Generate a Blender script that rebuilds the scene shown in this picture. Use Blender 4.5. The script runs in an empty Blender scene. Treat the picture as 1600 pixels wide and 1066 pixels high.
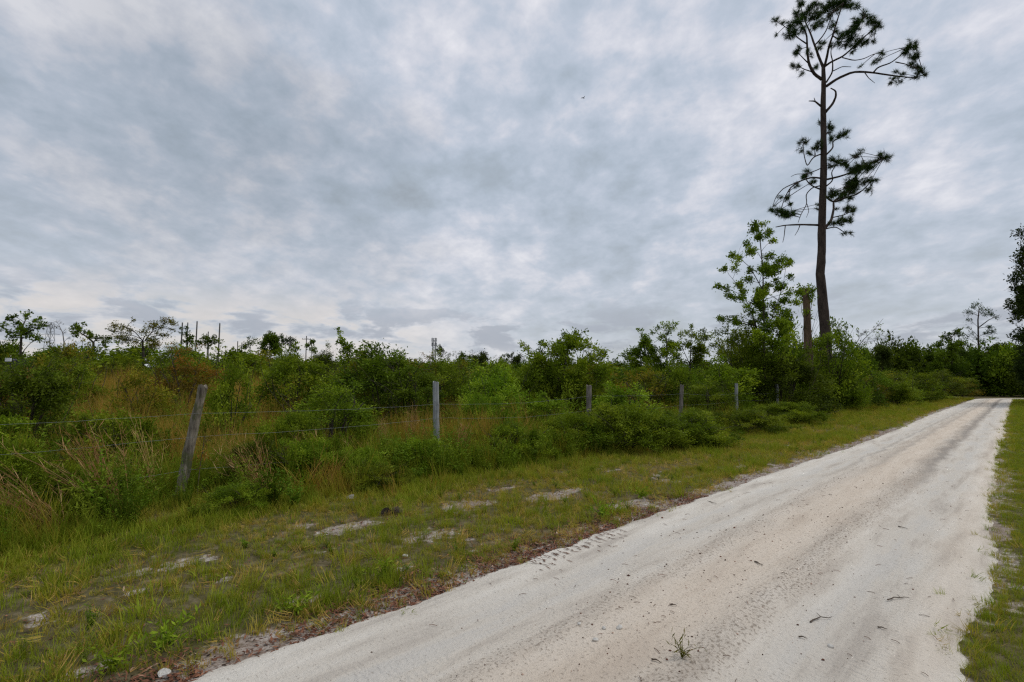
import bpy, math, random
import numpy as np
from mathutils import Vector, noise as mnoise

# ------------------------------------------------------------------ camera, sky, sun, exposure
SC = bpy.context.scene
COL = SC.collection
H, PITCH, FPX = 1.42, math.atan(67/800), 800.0

cam_d = bpy.data.cameras.new('camera'); cam = bpy.data.objects.new('camera', cam_d); COL.objects.link(cam)
cam_d.sensor_width = 36.0; cam_d.lens = 18.0; cam_d.clip_start = 0.05; cam_d.clip_end = 5000
cam.location = (0, 0, H); cam.rotation_euler = (math.pi/2 + PITCH, 0, 0)
SC.camera = cam

SUN_ELEV, SUN_AZ = math.radians(58), math.radians(75)        # azimuth clockwise from +Y: light comes from the right
world = bpy.data.worlds.new('World'); SC.world = world; world.use_nodes = True

def N(nt, typ, **kw):
    n = nt.nodes.new(typ)
    for k, v in kw.items(): setattr(n, k, v)
    return n
def mathn(nt, op, a, b=None, c=None, clamp=False):
    n = nt.nodes.new('ShaderNodeMath'); n.operation = op; n.use_clamp = clamp
    for i, v in enumerate((a, b, c)):
        if v is None: continue
        if isinstance(v, (int, float)): n.inputs[i].default_value = v
        else: nt.links.new(v, n.inputs[i])
    return n.outputs[0]
def mixc(nt, f, a, b, mode='MIX'):
    n = nt.nodes.new('ShaderNodeMix'); n.data_type = 'RGBA'; n.blend_type = mode
    for s, v in ((n.inputs[0], f), (n.inputs[6], a), (n.inputs[7], b)):
        if isinstance(v, (int, float)): s.default_value = v
        elif isinstance(v, (tuple, list)): s.default_value = (*v[:3], 1)
        else: nt.links.new(v, s)
    return n.outputs[2]
def noisen(nt, vec, scale, detail=4, rough=.5, dist=0.0):
    n = nt.nodes.new('ShaderNodeTexNoise')
    n.inputs['Scale'].default_value = scale; n.inputs['Detail'].default_value = detail
    n.inputs['Roughness'].default_value = rough; n.inputs['Distortion'].default_value = dist
    if vec is not None: nt.links.new(vec, n.inputs['Vector'])
    return n.outputs['Fac']
def ramp(nt, f, stops):
    n = nt.nodes.new('ShaderNodeValToRGB'); cr = n.color_ramp
    while len(cr.elements) < len(stops): cr.elements.new(0.5)
    for e, (p, c) in zip(cr.elements, stops):
        e.position = p; e.color = (c, c, c, 1) if isinstance(c, (int, float)) else (*c, 1)
    nt.links.new(f, n.inputs[0]); return n.outputs[0]
def smooth(nt, v, a, b):
    n = nt.nodes.new('ShaderNodeMapRange'); n.interpolation_type = 'SMOOTHSTEP'
    nt.links.new(v, n.inputs[0]); n.inputs[1].default_value = a; n.inputs[2].default_value = b
    return n.outputs[0]

def build_sky():
    nt = world.node_tree; nt.nodes.clear()
    out = N(nt, 'ShaderNodeOutputWorld')
    tc = N(nt, 'ShaderNodeTexCoord')
    sep = N(nt, 'ShaderNodeSeparateXYZ'); nt.links.new(tc.outputs['Generated'], sep.inputs[0])
    X, Y, Z = sep.outputs
    zc = mathn(nt, 'ADD', mathn(nt, 'MAXIMUM', Z, 0.0), 0.30)
    comb = N(nt, 'ShaderNodeCombineXYZ')
    nt.links.new(mathn(nt, 'DIVIDE', X, zc), comb.inputs[0]); nt.links.new(mathn(nt, 'DIVIDE', Y, zc), comb.inputs[1])
    mp = N(nt, 'ShaderNodeMapping'); nt.links.new(comb.outputs[0], mp.inputs[0])
    mp.inputs['Rotation'].default_value = (0, 0, math.radians(28)); mp.inputs['Scale'].default_value = (1.0, 0.85, 1)
    mp.inputs['Location'].default_value = (3.1, 1.7, 0)
    pv = mp.outputs[0]
    n1 = noisen(nt, pv, 0.9, 4, .5, .4)
    n2 = noisen(nt, pv, 3.3, 6, .55, .2)
    n3 = noisen(nt, pv, 9.0, 6, .58, .15)
    n4 = noisen(nt, pv, 24.0, 5, .6, .1)
    f = mathn(nt, 'ADD', mathn(nt, 'ADD', mathn(nt, 'MULTIPLY', n1, .34), mathn(nt, 'MULTIPLY', n4, .06)), mathn(nt, 'ADD', mathn(nt, 'MULTIPLY', n2, .34), mathn(nt, 'MULTIPLY', n3, .26)))
    c = ramp(nt, f, [(.36, (.345, .395, .450)), (.42, (.405, .470, .545)), (.465, (.465, .535, .630)), (.505, (.540, .600, .700)), (.545, (.665, .690, .770)), (.60, (.84, .84, .89))])
    # heavier cloud masses hanging under the deck, upper left
    for d_, lo_, hi_, amt in (((-.43, .86, .335), .950, .990, .50), ((-.62, .80, .42), .955, .99, .35), ((-.80, .80, .62), .90, .985, .45), ((-.33, .88, .36), .975, .995, .30)):
        vd = N(nt, 'ShaderNodeVectorMath', operation='DOT_PRODUCT'); nt.links.new(tc.outputs['Generated'], vd.inputs[0])
        vd.inputs[1].default_value = Vector(d_).normalized()
        q = mathn(nt, 'ADD', vd.outputs['Value'], mathn(nt, 'MULTIPLY', mathn(nt, 'SUBTRACT', n2, .5), .11))
        c = mixc(nt, mathn(nt, 'MULTIPLY', smooth(nt, q, lo_, hi_), amt), c, (.80, .815, .82), 'MULTIPLY')
    # the deck pales towards the horizon
    hz = mathn(nt, 'POWER', mathn(nt, 'SUBTRACT', 1.0, mathn(nt, 'MAXIMUM', Z, 0.0), clamp=True), 6.0)
    c = mixc(nt, mathn(nt, 'MULTIPLY', hz, .80), c, (.625, .635, .655))
    # low ragged cloud scraps hanging near the horizon
    cb2 = N(nt, 'ShaderNodeCombineXYZ')
    nt.links.new(X, cb2.inputs[0]); nt.links.new(Y, cb2.inputs[1]); nt.links.new(mathn(nt, 'MULTIPLY', Z, 3.2), cb2.inputs[2])
    lo = noisen(nt, cb2.outputs[0], 7.5, 6, .58, .2)
    band = mathn(nt, 'MULTIPLY', smooth(nt, Z, .03, .08), mathn(nt, 'SUBTRACT', 1.0, smooth(nt, Z, .09, .19)))
    m = mathn(nt, 'MULTIPLY', smooth(nt, lo, .50, .60), band)
    c = mixc(nt, mathn(nt, 'MULTIPLY', m, .85), c, (.40, .43, .495))
    # warm break low on the left
    wd = N(nt, 'ShaderNodeVectorMath', operation='DOT_PRODUCT'); nt.links.new(tc.outputs['Generated'], wd.inputs[0])
    wd.inputs[1].default_value = Vector((-.55, .83, .10)).normalized()
    warm = mathn(nt, 'MULTIPLY', smooth(nt, wd.outputs['Value'], .86, .98), smooth(nt, lo, .56, .46))
    warm = mathn(nt, 'MULTIPLY', warm, mathn(nt, 'SUBTRACT', 1.0, smooth(nt, Z, .10, .19)))
    c = mixc(nt, mathn(nt, 'MULTIPLY', warm, .55), c, (.80, .72, .65))
    bg = N(nt, 'ShaderNodeBackground'); nt.links.new(c, bg.inputs[0]); bg.inputs[1].default_value = 1.0
    sky = N(nt, 'ShaderNodeTexSky'); sky.sky_type = 'NISHITA'; sky.sun_disc = False
    sky.sun_elevation = SUN_ELEV; sky.sun_rotation = SUN_AZ
    bg2 = N(nt, 'ShaderNodeBackground'); nt.links.new(sky.outputs[0], bg2.inputs[0]); bg2.inputs[1].default_value = 0.08
    mx = N(nt, 'ShaderNodeMixShader'); mx.inputs[0].default_value = .93
    nt.links.new(bg2.outputs[0], mx.inputs[1]); nt.links.new(bg.outputs[0], mx.inputs[2])
    nt.links.new(mx.outputs[0], out.inputs[0])
build_sky()

sun_d = bpy.data.lights.new('sun', 'SUN'); sun = bpy.data.objects.new('sun', sun_d); COL.objects.link(sun)
sun_d.energy = 1.5; sun_d.angle = math.radians(20); sun_d.color = (1, .96, .90)
sun.rotation_euler = (math.pi/2 - SUN_ELEV, 0, -SUN_AZ + math.pi)
sun.location = (20, 5, 40)

SC.view_settings.view_transform = 'Standard'; SC.view_settings.look = 'None'
SC.view_settings.exposure = 0.0; SC.view_settings.gamma = 1.0; SC.view_settings.use_curve_mapping = False
SC.render.engine = 'CYCLES'
SC.cycles.max_bounces = 6; SC.cycles.diffuse_bounces = 3; SC.cycles.transmission_bounces = 3; SC.cycles.glossy_bounces = 2
SC.cycles.use_denoising = False; SC.cycles.use_adaptive_sampling = False; SC.cycles.pixel_filter_type = 'BLACKMAN_HARRIS'; SC.cycles.filter_width = 1.3; SC.cycles.caustics_reflective = False; SC.cycles.caustics_refractive = False
SC.render.film_transparent = False

# ------------------------------------------------------------------ geometry helpers
RA = math.radians(44.5)
RD = np.array((math.sin(RA), math.cos(RA))); ND = np.array((-math.cos(RA), math.sin(RA)))   # along the road, to its left
def xy(s, t): return s*RD[0] + t*ND[0], s*RD[1] + t*ND[1]
def st(x, y): return x*RD[0] + y*RD[1], x*ND[0] + y*ND[1]
def sstep(v, a, b):
    k = min(1.0, max(0.0, (v-a)/(b-a))); return k*k*(3-2*k)
def fbm(x, y, z=0.0, o=3):
    return mnoise.fractal(Vector((x, y, z)), 1.0, 2.0, o)
def ray(u, v):
    x = (u-800)/FPX; y = -(v-533)/FPX
    return x, math.cos(PITCH) - y*math.sin(PITCH), math.sin(PITCH) + y*math.cos(PITCH)
def P(u, v, d):                       # the point seen at photo position (u, v) at distance d in front of the camera
    a, b, c = ray(u, v); k = d/b
    return np.array((a*k, d, H + c*k))
def G(u, v):                          # ground point seen at (u, v)
    a, b, c = ray(u, v); k = -H/c
    return a*k, b*k
def rise(x, y):
    s, t = st(x, y)
    return 1.05*sstep(t, 9, 33) + .10*fbm(x*.08, y*.08, 4.2)*sstep(t, 8, 14)
def road_left(s):  return 2.93 - .2*math.exp(-((s-17)/8)**2) + .06*fbm(s*.8, 3.3) + .035*fbm(s*3.1, 8.8) + .02*fbm(s*9, 1.8)
def road_right(s): return .22 + .13*sstep(s, 4.5, 12) + .07*fbm(s*.9, 13.3) + .03*fbm(s*2.7, 18.8) + .02*fbm(s*9, 11.8)
BEND = 63.0
def ground_z(x, y):
    s, t = st(x, y)
    z = rise(x, y) + .012*fbm(x*1.7, y*1.7, 9.0)
    return z

def uvec(v):
    return v/np.maximum(np.linalg.norm(v, axis=-1, keepdims=True), 1e-9)
class MB:
    """collects vertices, faces and one tint per face"""
    def __init__(s): s.v = []; s.f = []; s.t = []; s.n = 0
    def add(s, v, f, tint=None):
        v = np.asarray(v, float); s.v.append(v)
        for q in f: s.f.append(tuple(int(i)+s.n for i in q))
        s.t.extend(tint if tint is not None else [0.5]*len(f)); s.n += len(v)
    def quads(s, v4, tint):              # v4: (n,4,3)
        n = len(v4); s.v.append(v4.reshape(-1, 3))
        idx = (np.arange(n*4).reshape(n, 4) + s.n).tolist(); s.f.extend(idx); s.t.extend(list(tint)); s.n += 4*n
    def tris(s, v3, tint):
        n = len(v3); s.v.append(v3.reshape(-1, 3))
        s.f.extend((np.arange(n*3).reshape(n, 3) + s.n).tolist()); s.t.extend(list(tint)); s.n += 3*n
    def tube(s, pts, rad, sides=6, caps=True, tint=.5, rough=0.0, rng=None):
        pts = np.asarray(pts, float); m = len(pts)
        rad = np.asarray(rad, float)*np.ones(m)
        tan = np.gradient(pts, axis=0); tan = uvec(tan)
        ref = np.array((0., 0., 1.)) if abs(tan[0][2]) < .9 else np.array((1., 0., 0.))
        a = np.arange(sides)*2*math.pi/sides
        vs = []
        u = np.cross(tan[0], ref); u /= np.linalg.norm(u)
        for i in range(m):
            u = u - tan[i]*np.dot(u, tan[i]); u /= max(np.linalg.norm(u), 1e-9)
            w = np.cross(tan[i], u)
            rr = rad[i]*np.ones(sides)
            if rough and rng is not None: rr = rr*(1 + rough*rng.normal(size=sides))
            vs.append(pts[i] + (np.cos(a)*rr)[:, None]*u + (np.sin(a)*rr)[:, None]*w)
        v = np.concatenate(vs); f = []
        for i in range(m-1):
            for j in range(sides):
                k = (j+1) % sides
                f.append((i*sides+j, i*sides+k, (i+1)*sides+k, (i+1)*sides+j))
        if caps:
            f.append(tuple(range(sides-1, -1, -1))); f.append(tuple((m-1)*sides+j for j in range(sides)))
        s.add(v, f, [tint]*len(f))
    def box(s, c, d, tint=.5, rot=0):
        x, y, z = [k/2 for k in d]; cr, sr = math.cos(rot), math.sin(rot)
        v = np.array([(i*x, j*y, k*z) for i in (-1, 1) for j in (-1, 1) for k in (-1, 1)])
        v = np.stack((v[:, 0]*cr - v[:, 1]*sr, v[:, 0]*sr + v[:, 1]*cr, v[:, 2]), 1) + np.array(c)
        s.add(v, [(0, 1, 3, 2), (4, 6, 7, 5), (0, 4, 5, 1), (2, 3, 7, 6), (0, 2, 6, 4), (1, 5, 7, 3)], [tint]*6)
    def mesh(s, name, mat, smooth_=False):
        me = bpy.data.meshes.new(name)
        v = np.concatenate(s.v) if s.v else np.zeros((0, 3))
        me.from_pydata(v.tolist(), [], s.f)
        at = me.attributes.new('tint', 'FLOAT', 'FACE'); at.data.foreach_set('value', np.asarray(s.t, np.float32))
        if smooth_: me.polygons.foreach_set('use_smooth', [True]*len(me.polygons))
        me.materials.append(mat); me.update(); return me
    def build(s, name, mat, parent=None, loc=(0, 0, 0), smooth_=False):
        return place(name, s.mesh(name, mat, smooth_), parent, loc)
def place(name, me, parent=None, loc=(0, 0, 0)):
    o = bpy.data.objects.new(name, me); COL.objects.link(o); o.location = loc
    if parent is not None: o.parent = parent
    return o
def tag(o, label=None, cat=None, group=None, kind=None):
    for k, v in (('label', label), ('category', cat), ('group', group), ('kind', kind)):
        if v: o[k] = v
    return o
def thing(name, label, cat, loc=(0, 0, 0), rz=0.0, group=None):
    o = bpy.data.objects.new(name, None); COL.objects.link(o); o.location = loc; o.rotation_euler = (0, 0, rz)
    o.empty_display_size = .2
    return tag(o, label, cat, group)
def dup(root, loc, rz=0.0, scale=(1, 1, 1), label=None, group=None):
    r = root.copy(); COL.objects.link(r); r.location = loc; r.rotation_euler = (0, 0, rz); r.scale = scale
    if label: r['label'] = label
    if group: r['group'] = group
    for ch in root.children:
        c = ch.copy(); COL.objects.link(c); c.parent = r
    return r

# ------------------------------------------------------------------ materials
def newmat(name):
    m = bpy.data.materials.new(name); m.use_nodes = True; m.node_tree.nodes.clear(); return m, m.node_tree
def finish(nt, color, rough=.8, bump=None, bstr=.3, bdist=.01, spec=.3, transl=0.0, tcol=None):
    out = N(nt, 'ShaderNodeOutputMaterial'); p = N(nt, 'ShaderNodeBsdfPrincipled')
    if isinstance(color, tuple): p.inputs['Base Color'].default_value = (*color, 1)
    else: nt.links.new(color, p.inputs['Base Color'])
    p.inputs['Roughness'].default_value = rough; p.inputs['Specular IOR Level'].default_value = spec
    if bump is not None:
        b = N(nt, 'ShaderNodeBump'); b.inputs['Strength'].default_value = bstr; b.inputs['Distance'].default_value = bdist
        nt.links.new(bump, b.inputs['Height']); nt.links.new(b.outputs[0], p.inputs['Normal'])
    if transl > 0:
        t = N(nt, 'ShaderNodeBsdfTranslucent')
        nt.links.new(tcol if tcol is not None else color, t.inputs[0])
        mx = N(nt, 'ShaderNodeMixShader'); mx.inputs[0].default_value = transl
        nt.links.new(p.outputs[0], mx.inputs[1]); nt.links.new(t.outputs[0], mx.inputs[2]); nt.links.new(mx.outputs[0], out.inputs[0])
    else: nt.links.new(p.outputs[0], out.inputs[0])
    return p
def leafmat(name, stops, rough=.65, transl=.30, var=.46, instancer=False, spec=.06):
    m, nt = newmat(name)
    a = N(nt, 'ShaderNodeAttribute', attribute_name='tint'); fac = a.outputs['Fac']
    oi = N(nt, 'ShaderNodeObjectInfo')
    if instancer:
        b = N(nt, 'ShaderNodeAttribute', attribute_name='shade', attribute_type='INSTANCER')
        fac = mathn(nt, 'ADD', mathn(nt, 'MULTIPLY', b.outputs['Fac'], .72), mathn(nt, 'MULTIPLY', fac, .28))
    c = ramp(nt, fac, stops)
    hs = N(nt, 'ShaderNodeHueSaturation'); nt.links.new(c, hs.inputs['Color'])
    gain = 1.65 if instancer else 1.55
    nt.links.new(mathn(nt, 'ADD', gain*(1 - var/2), mathn(nt, 'MULTIPLY', oi.outputs['Random'], var*gain)), hs.inputs['Value'])
    nt.links.new(mathn(nt, 'ADD', .480, mathn(nt, 'MULTIPLY', oi.outputs['Random'], .024)), hs.inputs['Hue'])
    hs.inputs['Saturation'].default_value = 1.0
    tc = mixc(nt, 1.0, hs.outputs[0], (1.15, 1.2, .35), 'MULTIPLY')
    finish(nt, hs.outputs[0], rough, spec=spec, transl=transl, tcol=tc)
    return m
def barkmat(name, c1, c2, scale=6, zs=.25, bd=.02):
    m, nt = newmat(name)
    tc = N(nt, 'ShaderNodeTexCoord'); mp = N(nt, 'ShaderNodeMapping'); mp.inputs['Scale'].default_value = (1, 1, zs)
    nt.links.new(tc.outputs['Object'], mp.inputs[0])
    n1 = noisen(nt, mp.outputs[0], scale, 6, .65, .3); n2 = noisen(nt, mp.outputs[0], scale*5, 4, .6)
    f = mathn(nt, 'ADD', mathn(nt, 'MULTIPLY', n1, .65), mathn(nt, 'MULTIPLY', n2, .35))
    c = ramp(nt, f, [(.36, c1), (.62, c2)])
    finish(nt, c, .9, bump=f, bstr=.7, bdist=bd, spec=.15)
    return m

M = {}
M['dark_leaf'] = leafmat('dark_leaf', [(0, (.018, .034, .003)), (.5, (.042, .070, .005)), (1, (.095, .140, .011))])
M['mid_leaf'] = leafmat('mid_leaf', [(0, (.034, .058, .004)), (.5, (.074, .112, .007)), (1, (.170, .215, .016))])
M['bright_leaf'] = leafmat('bright_leaf', [(0, (.042, .078, .005)), (.5, (.092, .148, .009)), (1, (.200, .260, .022))])
M['olive_leaf'] = leafmat('olive_leaf', [(0, (.045, .055, .004)), (.5, (.095, .100, .008)), (.85, (.160, .145, .014)), (1, (.200, .115, .016))])
M['rust_leaf'] = leafmat('rust_leaf', [(0, (.055, .045, .006)), (.5, (.105, .070, .010)), (1, (.180, .080, .014))])
M['far_leaf'] = leafmat('far_leaf', [(0, (.018, .028, .006)), (.5, (.036, .052, .010)), (1, (.065, .085, .018))])
M['oak_leaf'] = leafmat('oak_leaf', [(0, (.007, .015, .003)), (.5, (.016, .028, .004)), (1, (.040, .058, .009))], var=.2, transl=.2)
M['pine_needle'] = leafmat('pine_needle', [(0, (.012, .026, .006)), (.6, (.024, .048, .010)), (1, (.050, .078, .016))], transl=.2, var=.2)
M['grass'] = leafmat('grass', [(0, (.070, .112, .007)), (.35, (.142, .172, .014)), (.62, (.215, .188, .028)), (.85, (.300, .215, .055)), (1, (.36, .24, .09))], transl=.30, instancer=True, var=.3)
M['tall_grass'] = leafmat('tall_grass', [(0, (.050, .092, .006)), (.35, (.105, .135, .010)), (.6, (.190, .150, .022)), (.8, (.270, .160, .042)), (1, (.36, .21, .075))], transl=.30, instancer=True, var=.3)
M['weed'] = leafmat('weed', [(0, (.032, .066, .004)), (.5, (.070, .118, .008)), (1, (.145, .190, .016))], instancer=True)
M['straw'] = leafmat('straw', [(0, (.15, .085, .030)), (.5, (.27, .165, .062)), (1, (.42, .30, .14))], transl=.2, var=.2)
M['litter'] = leafmat('litter', [(0, (.036, .019, .011)), (.5, (.115, .056, .030)), (.85, (.18, .09, .045)), (1, (.34, .26, .19))], transl=.0, var=.1)
M['pine_bark'] = barkmat('pine_bark', (.022, .016, .013), (.085, .062, .050), 5, .35, .03)
M['bark'] = barkmat('bark', (.025, .020, .015), (.085, .070, .055), 8, .3)
M['pale_bark'] = barkmat('pale_bark', (.09, .08, .07), (.20, .185, .165), 8, .3)
M['snag_wood'] = barkmat('snag_wood', (.045, .030, .020), (.19, .125, .082), 5, .12, .02)

def post_mat(name, c1, c2, moss=0.0):
    m, nt = newmat(name)
    tc = N(nt, 'ShaderNodeTexCoord'); mp = N(nt, 'ShaderNodeMapping'); mp.inputs['Scale'].default_value = (1, 1, .06)
    nt.links.new(tc.outputs['Object'], mp.inputs[0])
    n1 = noisen(nt, mp.outputs[0], 45, 6, .65); n2 = noisen(nt, tc.outputs['Object'], 7, 5, .6)
    f = mathn(nt, 'ADD', mathn(nt, 'MULTIPLY', n1, .65), mathn(nt, 'MULTIPLY', n2, .35))
    c = ramp(nt, f, [(.36, c1), (.50, tuple((a+b)/2 for a, b in zip(c1, c2))), (.64, c2)])
    if moss:
        g = smooth(nt, noisen(nt, tc.outputs['Object'], 5, 5, .65), .48, .60)
        c = mixc(nt, mathn(nt, 'MULTIPLY', g, moss), c, (.075, .085, .03))
    finish(nt, c, .88, bump=f, bstr=.8, bdist=.006, spec=.2)
    return m
M['post_brown'] = post_mat('post_brown', (.052, .042, .032), (.35, .30, .235), .75)
M['post_grey'] = post_mat('post_grey', (.14, .145, .15), (.40, .405, .41))
M['post_dark'] = post_mat('post_dark', (.055, .045, .04), (.26, .225, .195), .3)

def plain(name, c, rough=.6, metal=0.0, ns=0):
    m, nt = newmat(name)
    if ns:
        tc = N(nt, 'ShaderNodeTexCoord'); f = noisen(nt, tc.outputs['Object'], ns, 5, .6)
        col = ramp(nt, f, [(.3, tuple(k*.65 for k in c)), (.7, tuple(min(1, k*1.25) for k in c))])
    else: col = c
    p = finish(nt, col, rough); p.inputs['Metallic'].default_value = metal
    return m
M['wire'] = plain('wire', (.19, .205, .195), .6, .2, 30)
M['steel'] = plain('steel', (.30, .31, .32), .6, .2, 3)
M['pole_wood'] = plain('pole_wood', (.12, .11, .10), .9, 0, 4)
M['white_paint'] = plain('white_paint', (.75, .76, .78), .5, 0, 3)
M['black_plastic'] = plain('black_plastic', (.015, .015, .017), .5, 0, 5)
M['grey_paint'] = plain('grey_paint', (.22, .22, .24), .5, 0, 5)
M['feather'] = plain('feather', (.06, .06, .065), .9, 0, 9)
M['pale_stone'] = plain('pale_stone', (.55, .52, .47), .9, 0, 14)
M['grey_stone'] = plain('grey_stone', (.26, .25, .25), .9, 0, 14)
M['cone_scale'] = plain('cone_scale', (.10, .075, .060), .9, 0, 40)
M['twig'] = plain('twig', (.10, .075, .055), .9, 0, 30)

# ------------------------------------------------------------------ ground
BARE = [(735, 788, .50, .20), (545, 823, .42, .15), (465, 822, .20, .12), (870, 772, .65, .18), (990, 788, .40, .18), (625, 888, .35, .10),
        (60, 968, .35, .14), (470, 940, .40, .10), (210, 925, .25, .10), (345, 905, .25, .08), (790, 762, .3, .08), (150, 1040, .4, .12),
        (1160, 730, .5, .1)]
BARE = [(*st(*G(u, v)), a*(1.05 if v < 850 else .42), b*(1.25 if v < 850 else .8)) for u, v, a, b in BARE]
def bare(s, t):
    """how much bare sand shows on the verge, 0..1"""
    if not -8 < s < 60: return 0.0
    b = 0.0
    w = .55*fbm(s*3.2, t*4.5, 2.0, 4)
    for s0, t0, a, c in BARE:
        d = math.hypot((s-s0)/a, (t-t0)/c) + w*1.2
        b = max(b, 1 - sstep(d, .35, 1.15))
    if 2.5 < t < 6.0:
        n = fbm(s*1.3, t*2.3, 5.5, 4)
        b = max(b, sstep(n, .42, .75)*(1 - sstep(t, 5.0, 6.0))*.6)
        e = t - road_left(s)                                  # thin cover next to the road
        b = max(b, (1 - sstep(e + .14*fbm(s*2.2, t*2.2, 6.6), .06, .42))*.95)
    if t < 1:
        e = road_right(s) - t
        b = max(b, (1 - sstep(e + .30*fbm(s*1.3, t*1.3, 16.6, 4), -.05, .26))*.85)
    return b

def lines(segs):
    out = []
    for a, b, d in segs: out += list(np.arange(a, b - 1e-6, d))
    return out + [segs[-1][1]]
def build_ground():
    S = lines([(-1500, -300, 200), (-300, -60, 30), (-60, -10, 5), (-10, -1, .5), (-1, 14, .10), (14, 30, .3), (30, 90, 1.5), (90, 300, 15), (300, 1700, 200)])
    T = lines([(-1500, -300, 200), (-300, -40, 26), (-40, -5, 3.5), (-5, -1, .5), (-1, 8, .09), (8, 14, .4), (14, 60, 1.6), (60, 300, 15), (300, 1700, 200)])
    nS, nT = len(S), len(T)
    v = np.zeros((nS*nT, 3)); ba = np.zeros(nS*nT, np.float32); k = 0
    for s in S:
        rl, rr = (road_left(s), road_right(s)) if s > -60 else (2.9, .3)
        for t in T:
            x, y = xy(s, t); z = ground_z(x, y)
            if -10 < s < 66 and rr + .10 < t < rl - .10: z -= .06
            if s > 58 and t < 6 and s < 110: z -= .02
            b = bare(s, t)
            v[k] = (x, y, z - .012*b); ba[k] = b; k += 1
    f = [(i*nT+j, (i+1)*nT+j, (i+1)*nT+j+1, i*nT+j+1) for i in range(nS-1) for j in range(nT-1)]
    me = bpy.data.meshes.new('ground'); me.from_pydata(v.tolist(), [], f)
    at = me.attributes.new('bare', 'FLOAT', 'POINT'); at.data.foreach_set('value', ba)
    me.polygons.foreach_set('use_smooth', [True]*len(f))
    m, nt = newmat('ground_soil')
    tc = N(nt, 'ShaderNodeTexCoord'); o = tc.outputs['Object']
    n1 = noisen(nt, o, 1.1, 5, .6); n2 = noisen(nt, o, 9, 6, .65); n3 = noisen(nt, o, 70, 3, .6)
    soil = ramp(nt, n2, [(.3, (.040, .032, .016)), (.5, (.105, .085, .042)), (.7, (.22, .175, .115))])
    soil = mixc(nt, mathn(nt, 'MULTIPLY', smooth(nt, n1, .4, .6), .6), soil, (.075, .072, .022))
    sand = ramp(nt, n2, [(.3, (.19, .15, .12)), (.5, (.36, .31, .27)), (.7, (.56, .52, .47))])
    sand = mixc(nt, mathn(nt, 'MULTIPLY', smooth(nt, n3, .50, .60), .8), sand, (.12, .08, .055))
    sand = mixc(nt, mathn(nt, 'MULTIPLY', smooth(nt, n1, .45, .62), .5), sand, (.20, .14, .10))
    a = N(nt, 'ShaderNodeAttribute', attribute_name='bare')
    fb = smooth(nt, mathn(nt, 'ADD', a.outputs['Fac'], mathn(nt, 'MULTIPLY', mathn(nt, 'SUBTRACT', n2, .5), 1.6)), .35, .70)
    finish(nt, mixc(nt, fb, soil, sand), .95, bump=mathn(nt, 'ADD', n2, mathn(nt, 'MULTIPLY', n3, .4)), bstr=.6, bdist=.02, spec=.1)
    me.materials.append(m)
    tag(place('ground', me), kind='structure')
build_ground()

# ------------------------------------------------------------------ the sand road (local x along the road, y across)
def road_relief(s, t, w):
    z = .022 + .012*fbm(s*.5, t*1.5, 21)
    wob = .05*fbm(s*.35, 31.0) + .03*fbm(s*1.4, 41.0)
    def gb(c, w_): return math.exp(-((t - c - wob)/w_)**2)
    crumbs = .5 + .5*fbm(s*7, t*16, 3.0, 3)
    z += .036*gb(1.24, .11)*(.45 + .9*crumbs + .5*fbm(s*13, t*20, 4, 2))*(.75 + .4*fbm(s*.6, 51))
    z += .022*gb(1.93, .09)*(.4 + .9*crumbs + .5*fbm(s*13, t*20, 14, 2))
    z -= .018*gb(.78, .26) + .018*gb(2.38, .26) + .012*gb(1.08, .07)*(1 + sstep(s, 8, 14))
    z += .010*gb(1.6, .25) + .006*gb(.45, .1) + .008*gb(2.75, .12)
    z += .004*fbm(s*9, t*9, 7) + .0035*fbm(s*22, t*22, 12, 2)
    return z
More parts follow.
